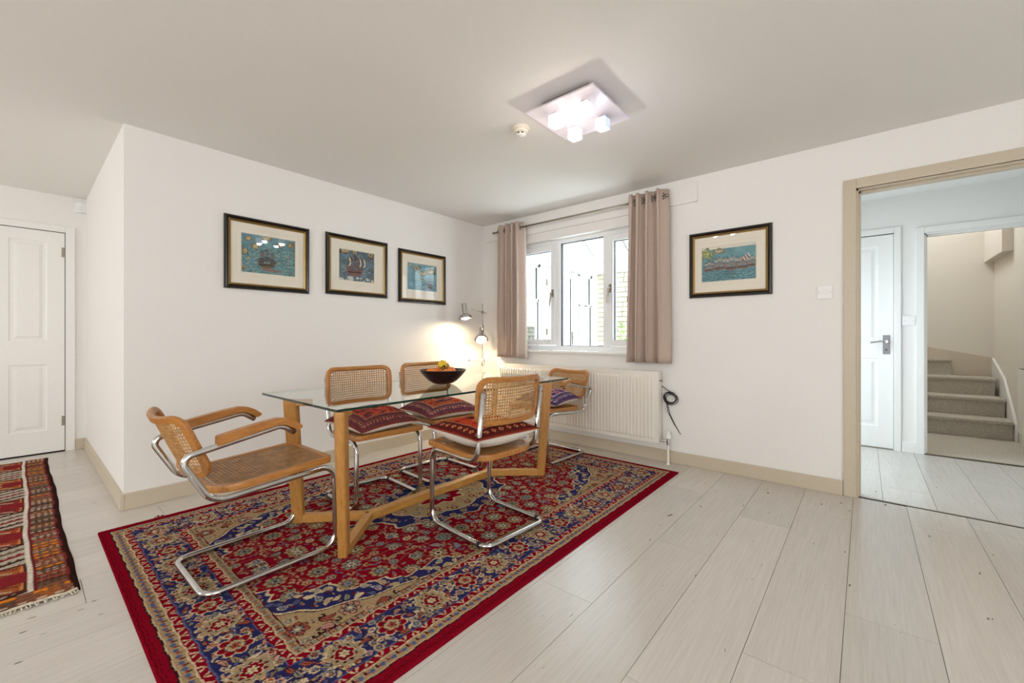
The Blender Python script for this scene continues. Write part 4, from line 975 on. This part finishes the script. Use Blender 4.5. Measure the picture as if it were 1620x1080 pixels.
    f = obj('fringe', bm, M['rope'], o, True); f['kind'] = 'stuff'; f['label'] = 'cream knotted fringe'
make_kilim()

# ------------------------------------------------------------------ glass table
TZ = .012
tb = thing('dining_table', 'rectangular glass-topped dining table on an oak trestle base', 'table', (-2.2, 1.82, 0))
def table():
    gx0, gx1, gy0, gy1 = -2.79+2.2, -1.875+2.2, .952-1.82, 2.94-1.82
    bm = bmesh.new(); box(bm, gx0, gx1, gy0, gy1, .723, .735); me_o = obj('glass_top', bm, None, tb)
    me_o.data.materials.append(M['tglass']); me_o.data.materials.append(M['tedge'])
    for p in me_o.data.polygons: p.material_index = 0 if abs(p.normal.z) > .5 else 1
    J = [Vector((-.005, -.50, 0)), Vector((-.005, .51, 0))]
    legs = [((.262, -.797), (.308, -.835), 0, (1, -1)), ((-.285, -.780), (-.262, -.832), 0, (-1, -1)), ((.29, .775), (.335, .80), 1, (1, 1)), ((-.215, .755), (-.20, .79), 1, (-1, 1))]
    for (b, t, j, s) in legs:
        ad = Vector((s[0], s[1], 0)).normalized(); cd = Vector((-ad.y, ad.x, 0))
        bm = bmesh.new(); rings = []
        for (c, z, wa, wc) in ((b, TZ, .030, .022), (t, .70, .036, .024), (t, .722, .036, .024)):
            C = Vector((c[0], c[1], z)); k = .006
            pr_ = [(wa-k, wc), (wa, wc-k), (wa, -wc+k), (wa-k, -wc), (-wa+k, -wc), (-wa, -wc+k), (-wa, wc-k), (-wa+k, wc)]
            rings.append([bm.verts.new(C+ad*p+cd*q) for p, q in pr_])
        for A, B in zip(rings, rings[1:]):
            for i in range(8): bm.faces.new((A[i], A[(i+1) % 8], B[(i+1) % 8], B[i]))
        bm.faces.new(rings[0]); bm.faces.new(rings[-1]); obj('leg', bm, M['table'], tb)
        # foot arm from the junction to the leg
        def bar(p, q, z0, z1, w, name, m):
            p = Vector(p); q = Vector(q); d = (q-p).normalized(); n = Vector((-d.y, d.x, 0))*w; bm = bmesh.new()
            A = [bm.verts.new(x) for x in (p+n+Vector((0, 0, z0)), p-n+Vector((0, 0, z0)), p-n+Vector((0, 0, z1)), p+n+Vector((0, 0, z1)))]
            B = [bm.verts.new(x) for x in (q+n+Vector((0, 0, z0)), q-n+Vector((0, 0, z0)), q-n+Vector((0, 0, z1)), q+n+Vector((0, 0, z1)))]
            bm.faces.new(A); bm.faces.new(B)
            for i in range(4): bm.faces.new((A[i], A[(i+1) % 4], B[(i+1) % 4], B[i]))
            bmesh.ops.recalc_face_normals(bm, faces=bm.faces); bmesh.ops.bevel(bm, geom=list(bm.edges), offset=.003, segments=1, affect='EDGES')
            return obj(name, bm, m, tb)
        bar((J[j].x, J[j].y, 0), (b[0], b[1], 0), TZ, .058, .022, 'foot', M['tableh'])
        bar((t[0], t[1], 0), (t[0]-ad.x*.11, t[1]-ad.y*.11, 0), .688, .7225, .02, 'top_bracket', M['tableh'])
        bm = bmesh.new(); lathe(bm, [(.012, .7215), (.012, .7232)], 12, Matrix.Translation((t[0], t[1], 0))); obj('pad', bm, M['black'], tb)
    bm = bmesh.new(); box(bm, -.029, .021, -.50, .51, TZ, .0585, .003); obj('stretcher', bm, M['tableh'], tb)
table()

# ------------------------------------------------------------------ chairs
def cane_mesh(surf, inside, us, vs, pitch, bw, name, m, parent, diag=.0022):
    """woven cane: strips along u, v and both diagonals on surf(u,v)->(point, normal)"""
    V = []; F = []
    def strip(pts, w, off):
        n = len(pts)
        if n < 2: return
        base = len(V)
        for i, (a, b) in enumerate(pts):
            p, nn = surf(a, b); p2, _ = surf(*(pts[min(i+1, n-1)])); p1, _ = surf(*(pts[max(i-1, 0)])); t = (p2-p1)
            if t.length < 1e-9: t = Vector((1, 0, 0))
            t.normalize(); s = t.cross(nn).normalized()*w/2; c = p+nn*off
            V.extend([c+s, c-s, c-s-nn*.0012, c+s-nn*.0012])
        for i in range(n-1):
            k = base+4*i; F.extend([(k, k+4, k+5, k+1), (k+3, k+2, k+6, k+7), (k, k+3, k+7, k+4), (k+1, k+5, k+6, k+2)])
    def run(fn, t0, t1, w, off, step):
        N = max(2, int((t1-t0)/step)); cur = []
        for i in range(N+1):
            a, b = fn(t0+(t1-t0)*i/N)
            if inside(a, b): cur.append((a, b))
            else: strip(cur, w, off); cur = []
        strip(cur, w, off)
    (u0, u1), (v0, v1) = us, vs
    nu = int((u1-u0)/pitch); nv = int((v1-v0)/pitch)
    for i in range(nu+1):
        uu = u0+(i+.5)*pitch; run(lambda t, uu=uu: (uu, t), v0, v1, bw, 0, .022)
    for j in range(nv+1):
        vv = v0+(j+.5)*pitch; run(lambda t, vv=vv: (t, vv), u0, u1, bw, .0009, .022)
    if diag:
        span = (u1-u0)+(v1-v0); k = 0
        while k*pitch < span:
            c = k*pitch
            run(lambda t, c=c: (u0+t, v0+c-t), 0, u1-u0, diag, .0018, .011)
            run(lambda t, c=c: (u0+t, v1-c+t), 0, u1-u0, diag, .0022, .011); k += 1
    return raw(name, V, F, m, parent)
def rrect(hx, hy, r, n=6, rs=None):
    rs = rs or (r, r, r, r); out = []
    for (sx, sy, a0), rr in zip(((1, 1, 0), (-1, 1, PI/2), (-1, -1, PI), (1, -1, 3*PI/2)), rs):
        for i in range(n+1):
            a = a0+PI/2*i/n; out.append((sx*(hx-rr)+rr*math.cos(a), sy*(hy-rr)+rr*math.sin(a)))
    return out
def densify(p, step=.02):
    out = []; n = len(p)
    for i in range(n):
        a = p[i]; b = p[(i+1) % n]; L_ = math.hypot(a[0]-b[0], a[1]-b[1]); k = max(1, int(L_/step))
        for j in range(k): out.append((a[0]+(b[0]-a[0])*j/k, a[1]+(b[1]-a[1])*j/k))
    return out
def inrr(hx, hy, r):
    def f(a, b):
        a = abs(a); b = abs(b)
        if a > hx or b > hy: return False
        if a > hx-r and b > hy-r: return (a-hx+r)**2+(b-hy+r)**2 < r*r
        return True
    return f
def backrest(t, yc, zc, hw, hh, tilt, curve):
    ct, st_ = math.cos(tilt), math.sin(tilt)
    def surf(u, v):
        k = 1-(u/hw)**2; y = -curve*k; dy = 2*curve*u/hw**2
        # leave the upper edge slightly flared
        p = Vector((u, yc+y*ct-v*st_, zc+v*ct+y*st_)); n = Vector((-dy, ct, st_)).normalized(); return p, n
    ring = densify(rrect(hw, hh, .062)); bm = bmesh.new()
    w = .030
    loops = [bm_ring for bm_ring in range(0)]
    inner = densify(rrect(hw-w, hh-w, .034), .02)
    # build by matching parameterised rings
    n = 72
    def resample(p):
        q = p+[p[0]]; L_ = [0]
        for a, b in zip(q, q[1:]): L_.append(L_[-1]+math.hypot(a[0]-b[0], a[1]-b[1]))
        out = []; k = 0
        for i in range(n):
            s = L_[-1]*i/n
            while L_[k+1] < s: k += 1
            f = (s-L_[k])/(L_[k+1]-L_[k]); out.append((q[k][0]+(q[k+1][0]-q[k][0])*f, q[k][1]+(q[k+1][1]-q[k][1])*f))
        return out
    O = resample(rrect(hw, hh, .062, 8)); I = resample(rrect(hw-w, hh-w, .036, 8))
    rings = []
    for f, h in ((0, -.007), (.08, -.011), (.9, -.011), (1, -.006), (1, .004), (.85, .009), (.5, .012), (.12, .010), (0, .005)):
        rr = []
        for o_, i_ in zip(O, I):
            p, nn = surf(o_[0]+(i_[0]-o_[0])*f, o_[1]+(i_[1]-o_[1])*f); rr.append(bm.verts.new(p+nn*h))
        rings.append(rr)
    for A, B in zip(rings, rings[1:]+rings[:1]):
        for i in range(n): bm.faces.new((A[i], A[(i+1) % n], B[(i+1) % n], B[i]))
    b = obj('backrest', bm, M['oak'], t, sharp=.9)
    cane_mesh(surf, inrr(hw-w+.004, hh-w+.004, .036), (-hw+w, hw-w), (-hh+w, hh-w), .0158, .0070, 'cane_panel', M['cane'], b, 0)
def seat(t, y0, y1, z0, z1, hw):
    """y0 rear, y1 front; z0 rear top height, z1 front top height"""
    yc = (y0+y1)/2; hy = (y1-y0)/2; sl = (z1-z0)/(y1-y0)
    n = 72
    def resample(p):
        q = p+[p[0]]; L_ = [0]
        for a, b in zip(q, q[1:]): L_.append(L_[-1]+math.hypot(a[0]-b[0], a[1]-b[1]))
        out = []; k = 0
        for i in range(n):
            s = L_[-1]*i/n
            while L_[k+1] < s: k += 1
            f = (s-L_[k])/(L_[k+1]-L_[k]+1e-12); out.append((q[k][0]+(q[k+1][0]-q[k][0])*f, q[k][1]+(q[k+1][1]-q[k][1])*f))
        return out
    O = resample(rrect(hw, hy, .1, 9, (.012, .012, .13, .13))); I = resample(rrect(hw-.027, hy-.027, .05, 9, (.01, .01, .105, .105)))
    bm = bmesh.new(); rings = []
    for f, h in ((0, -.020), (.05, -.030), (1, -.030), (1, -.004), (.92, 0), (.06, 0), (0, -.004)):
        rings.append([bm.verts.new((o_[0]+(i_[0]-o_[0])*f, yc+o_[1]+(i_[1]-o_[1])*f, z0+sl*(yc+o_[1]-y0)+h)) for o_, i_ in zip(O, I)])
    for A, B in zip(rings, rings[1:]+rings[:1]):
        for i in range(n): bm.faces.new((A[i], A[(i+1) % n], B[(i+1) % n], B[i]))
    s = obj('seat', bm, M['oaky'], t, sharp=.7)
    def surf(u, v): return Vector((u, yc+v, z0+sl*(yc+v-y0)-.003)), Vector((0, -sl, 1)).normalized()
    c = cane_mesh(surf, inrr(hw-.022, hy-.022, .06), (-hw+.02, hw-.02), (-hy+.02, hy-.02), .0158, .0106, 'cane_panel', M['canes'], s, 0); c['label'] = 'darker aged cane seat panel'
def mirror_path(p): return [(-x, y, z) for x, y, z in reversed(p)]
def glides(t, rear=True):
    for s in (-1, 1):
        for (y, ax) in ((-.185, 'Y'),):
            bm = bmesh.new(); lathe(bm, [(.0145, -.011), (.0155, -.008), (.0155, .008), (.0145, .011)], 14, Matrix.Translation((s*.222, y, .0165))@Matrix.Rotation(PI/2, 4, 'X')); obj('glide', bm, M['black'], t, sharp=.7)
def side_chair(label):
    t = thing('cantilever_chair', label, 'chair', (0, 0, 0), 0, 'cane and chrome cantilever chairs'); w = .222; b = .0165
    half = [(w, -.215, .782), (w, -.165, .425), (w, .225, .432), (w, .225, b), (w, -.24, b)]
    pts = fillet(half+mirror_path(half), [0, .075, .065, .075, .055, .055, .075, .065, .075, 0], 7)
    bm = bmesh.new(); tube(bm, pts, .0135, 12); obj('tubular_frame', bm, M['chrome'], t, True)
    seat(t, -.19, .252, .452, .474, .232)
    backrest(t, -.172, .735, .238, .127, .10, .052)
    for s in (-1, 1):
        for z, y in ((.755, -.2115), (.66, -.1985)):
            bm = bmesh.new(); lathe(bm, [(.005, 0), (.005, .0135), (.003, .0145)], 8, Matrix.Translation((s*w, y, z))@Matrix.Rotation(PI/2, 4, 'X')); obj('screw', bm, M['steel'], t)
        bm = bmesh.new(); lathe(bm, [(.0128, 0), (.0128, .006), (.008, .009)], 12, Matrix.Translation((s*w, -.2155, .781))@Matrix.Rotation(.13, 4, 'X')); obj('end_cap', bm, M['steel'], t, True)
    glides(t); return t
def arm_chair(label):
    t = thing('cantilever_armchair', label, 'chair', (0, 0, 0), 0, 'cane and chrome cantilever armchairs'); b = .0165
    half = [(.242, .045, .628), (.242, -.01, .668), (.242, -.385, .598), (.236, -.275, .396), (.224, .245, .426), (.224, .255, b), (.224, -.30, b)]
    pts = fillet(half+mirror_path(half), [0, .06, .032, .09, .065, .075, .06, .06, .075, .065, .09, .032, .06, 0], 7)
    bm = bmesh.new(); tube(bm, pts, .0135, 12); obj('tubular_frame', bm, M['chrome'], t, True)
    seat(t, -.275, .235, .440, .474, .232)
    backrest(t, -.314, .632, .222, .145, .40, .058)
    for s in (-1, 1):
        top = [(-.262, .664), (-.18, .681), (-.09, .697), (-.03, .704), (.01, .698), (.045, .680), (.078, .652)]
        bot = [(.055, .636), (.03, .652), (.0, .670), (-.03, .674), (-.09, .662), (-.18, .642), (-.262, .624)]
        bm = bmesh.new(); extrude_poly(bm, top+bot, 0, s*.242-.024, s*.242+.024); bmesh.ops.recalc_face_normals(bm, faces=bm.faces)
        bmesh.ops.bevel(bm, geom=[e for e in bm.edges if e.calc_face_angle(0) > .9], offset=.004, segments=2, affect='EDGES'); obj('armrest', bm, M['oaky'], t)
    return t
RZ = .0115
def put(o, x, y, face_deg):
    o.location = (x, y, .0062 if 'arm' in o.name else .009); o.rotation_euler = (0, 0, math.radians(face_deg-90)); return o
A = arm_chair('caned armchair with bare seat at the left end of the table'); put(A, -2.262, .777, 91)
E_ = copy_tree(A); E_['label'] = 'caned armchair with cushion at the radiator end of the table'; put(E_, -2.2, 3.06, 267)
B = side_chair('armless caned chair on the wall side, nearer the bare armchair'); put(B, -2.522, 1.535, -4)
C_ = copy_tree(B); C_['label'] = 'armless caned chair on the wall side, partly behind the fruit bowl'; put(C_, -2.556, 2.145, -3)
D_ = copy_tree(B); D_['label'] = 'armless caned chair on the near side, its back to the camera'; put(D_, -1.655, 1.735, 176)

# ------------------------------------------------------------------ cushions
def cushion(label, loc, rot, sx, sy, th, pal, seed, piping=False, tagl=False, sg=.012, ft=.55, fb=.45):
    t = thing('seat_cushion', label, 'cushion', loc, 0, 'kilim cushions on the chairs'); t.rotation_euler = rot
    n = 96; a = np.linspace(-1, 1, n); Ux, Uy = np.meshgrid(a, a, indexing='ij')
    prof = np.clip((1-np.abs(Ux)**2.6)*(1-np.abs(Uy)**2.6), 0, 1)**.48
    ns = fbm(n, n, 3, seed)-.5
    pinch = lambda p, q: p*(1-.07*(1-q*q)*np.abs(p)**2)
    X = pinch(Ux, Uy)*sx/2; Y = pinch(Uy, Ux)*sy/2; sag = sg*(Ux**2+Uy**2)*-1
    Zt = prof*th*ft*(1+.25*ns)+sag+.0006*np.sin(Ux*200); Zb = -prof*th*fb+sag
    # top pattern
    base, dk, lt, ac = [np.array(c, float) for c in pal]; im = np.zeros((n, n, 3)); im[:] = base
    d = 1-np.maximum(np.abs(Ux), np.abs(Uy)); al = np.where(np.abs(Ux) > np.abs(Uy), Uy, Ux)
    k = (d < .34) & (d > .0); im[k] = dk; k = (d > .17) & (d < .19) & (not piping); im[k] = lt*.7
    dc, fr = (.14, 4.2) if piping else (.12, 9.)
    k = (d > .03) & (np.abs(np.mod(al*fr, 1)-.5)+np.abs((d-dc)/(.2 if piping else .12)) < .34); im[k] = lt
    k = (d > .03) & (np.abs(np.mod(al*fr, 1)-.5)+np.abs((d-dc)/(.2 if piping else .12)) < .2); im[k] = ac
    im[(d < .02)] = base*.75; im[(d > .30) & (d < .34)] = lt*.8; 
    f = fbm(n, n, 9, seed+3); k = (d > .36) & (f > .56); im[k] = dk; k = (d > .36) & (f < .36); im[k] = ac
    dm = np.abs(Ux)/.35+np.abs(Uy)/.35; im[(dm > .85) & (dm < 1.02)] = lt; im[(dm > .2) & (dm < .5)] = dk
    im = np.clip(im*(.8+.4*np.random.default_rng(seed).random((n, n)))[..., None], 0, 255)
    grid('woven_top', X, Y, Zt+.0006, lina(im), M['vck'], t)
    grid('cotton_back', X, Y, Zb, None, M['calico'], t)
    if piping:
        i = np.r_[np.stack([X[:, 0], Y[:, 0], Zt[:, 0]], 1), np.stack([X[-1, 1:], Y[-1, 1:], Zt[-1, 1:]], 1), np.stack([X[-2::-1, -1], Y[-2::-1, -1], Zt[-2::-1, -1]], 1), np.stack([X[0, -2:0:-1], Y[0, -2:0:-1], Zt[0, -2:0:-1]], 1)][::2]
        bm = bmesh.new(); tube(bm, [tuple(p) for p in i], .0035, 6, True); obj('piping', bm, M['piping'], t, True)
    if tagl:
        o = obj('care_tag', bx(-.028, .028, -.002, .0, -.022, .022), mat('white_label', (226, 232, 240), .7), t); o.location = tagl; o.rotation_euler = (1.0, 0, 1.57)
        o2 = obj('label_stripe', bx(-.012, .010, -.0026, -.0019, -.008, .008), mat('label_blue', (90, 120, 170), .7), o)
    return t
R1 = ((178, 76, 54), (98, 52, 54), (176, 116, 98), (136, 54, 46)); R2 = ((204, 100, 64), (110, 64, 78), (220, 164, 134), (176, 66, 50)); R3 = ((186, 66, 38), (84, 30, 28), (206, 140, 96), (150, 44, 30)); R4 = ((170, 120, 140), (72, 56, 96), (214, 190, 196), (150, 60, 60))
cushion('red patterned cushion on the wall-side chair nearer the bare armchair', (-2.50, 1.515, .538), (.02, .05, .05), .43, .43, .13, R1, 3)
cushion('orange patterned cushion on the wall-side chair behind the fruit bowl', (-2.50, 2.10, .534), (0, .03, -.12), .44, .47, .12, R2, 4)
cushion('rust patterned cushion with piping and deep white underside on the near chair', (-1.667, 1.715, .549), (.0, .0, -.12), .455, .45, .16, R3, 5, True, (.17, .17, -.045), -.004, .36, .50)
cushion('purple and pink patterned cushion on the armchair by the radiator', (-2.16, 3.04, .538), (.04, 0, .06), .44, .42, .12, R4, 6)

# ------------------------------------------------------------------ fruit bowl
bw = thing('fruit_bowl', 'dark brown turned wooden bowl of fruit on the glass table', 'bowl', (-2.335, 1.985, .7352))
bm = bmesh.new()
prof = [(.0, 0), (.045, 0), (.075, .008), (.105, .028), (.135, .058), (.155, .082), (.166, .098), (.168, .102), (.163, .103), (.150, .084), (.128, .058), (.098, .033), (.06, .016), (0, .012)]
def groove(p):
    out = []
    for (a, b), (c, d) in zip(p[1:7], p[2:8]):
        for k in range(4):
            f = k/4; out.append((a+(c-a)*f+(.0012 if k % 2 else -.0006), b+(d-b)*f))
    return [p[0]]+out+p[7:]
lathe(bm, groove(prof), 48, cap=False); obj('turned_body', bm, M['bowl'], bw, True)
def fruit(name, label, cat, p, r, m, sq=1., rot=0):
    t = thing(name, label, cat, (bw.location.x+p[0], bw.location.y+p[1], bw.location.z+p[2]), 0, 'fruit in the bowl'); t.rotation_euler = (rot, rot*.7, 0)
    bm = bmesh.new(); pf = [(r*math.sin(PI*k/14)*(1+.02*math.sin(5*k)), r*sq*-math.cos(PI*k/14)) for k in range(15)]
    lathe(bm, pf, 22, cap=False); obj('skin', bm, m, t, True)
    bm = bmesh.new(); lathe(bm, [(.004, r*sq*.97), (.003, r*sq+.004)], 6); obj('stalk', bm, M['dark'], t)
    return t
fruit('orange', 'orange in the fruit bowl, leftmost', 'orange', (-.045, -.075, .080), .037, M['orange'], .95)
fruit('orange', 'orange at the front of the fruit bowl, under the lemon', 'orange', (.045, .0, .078), .037, M['orange'], .92, .3)
fruit('orange', 'orange in the fruit bowl, rightmost', 'orange', (-.01, .085, .080), .037, M['orange'], .95, .8)
fruit('orange', 'orange at the back of the fruit bowl', 'orange', (-.075, .015, .080), .036, M['orange'], .95, -.5)
fruit('lemon', 'yellow lemon on top of the oranges in the bowl', 'lemon', (-.02, .012, .136), .034, M['lemon'], .95, .5)
vs_ = bmesh.new(); tube(vs_, fillet([(0, -.02, 0), (.01, -.005, .022), (0, .015, .02), (-.008, .016, .002)], .01, 4), .0035, 6)
tag(obj('dried_stem', vs_, M['dark'], None, True), 'small dark curled stem lying between the oranges and lemon', 'stem').location = (-2.285, 1.945, .850)
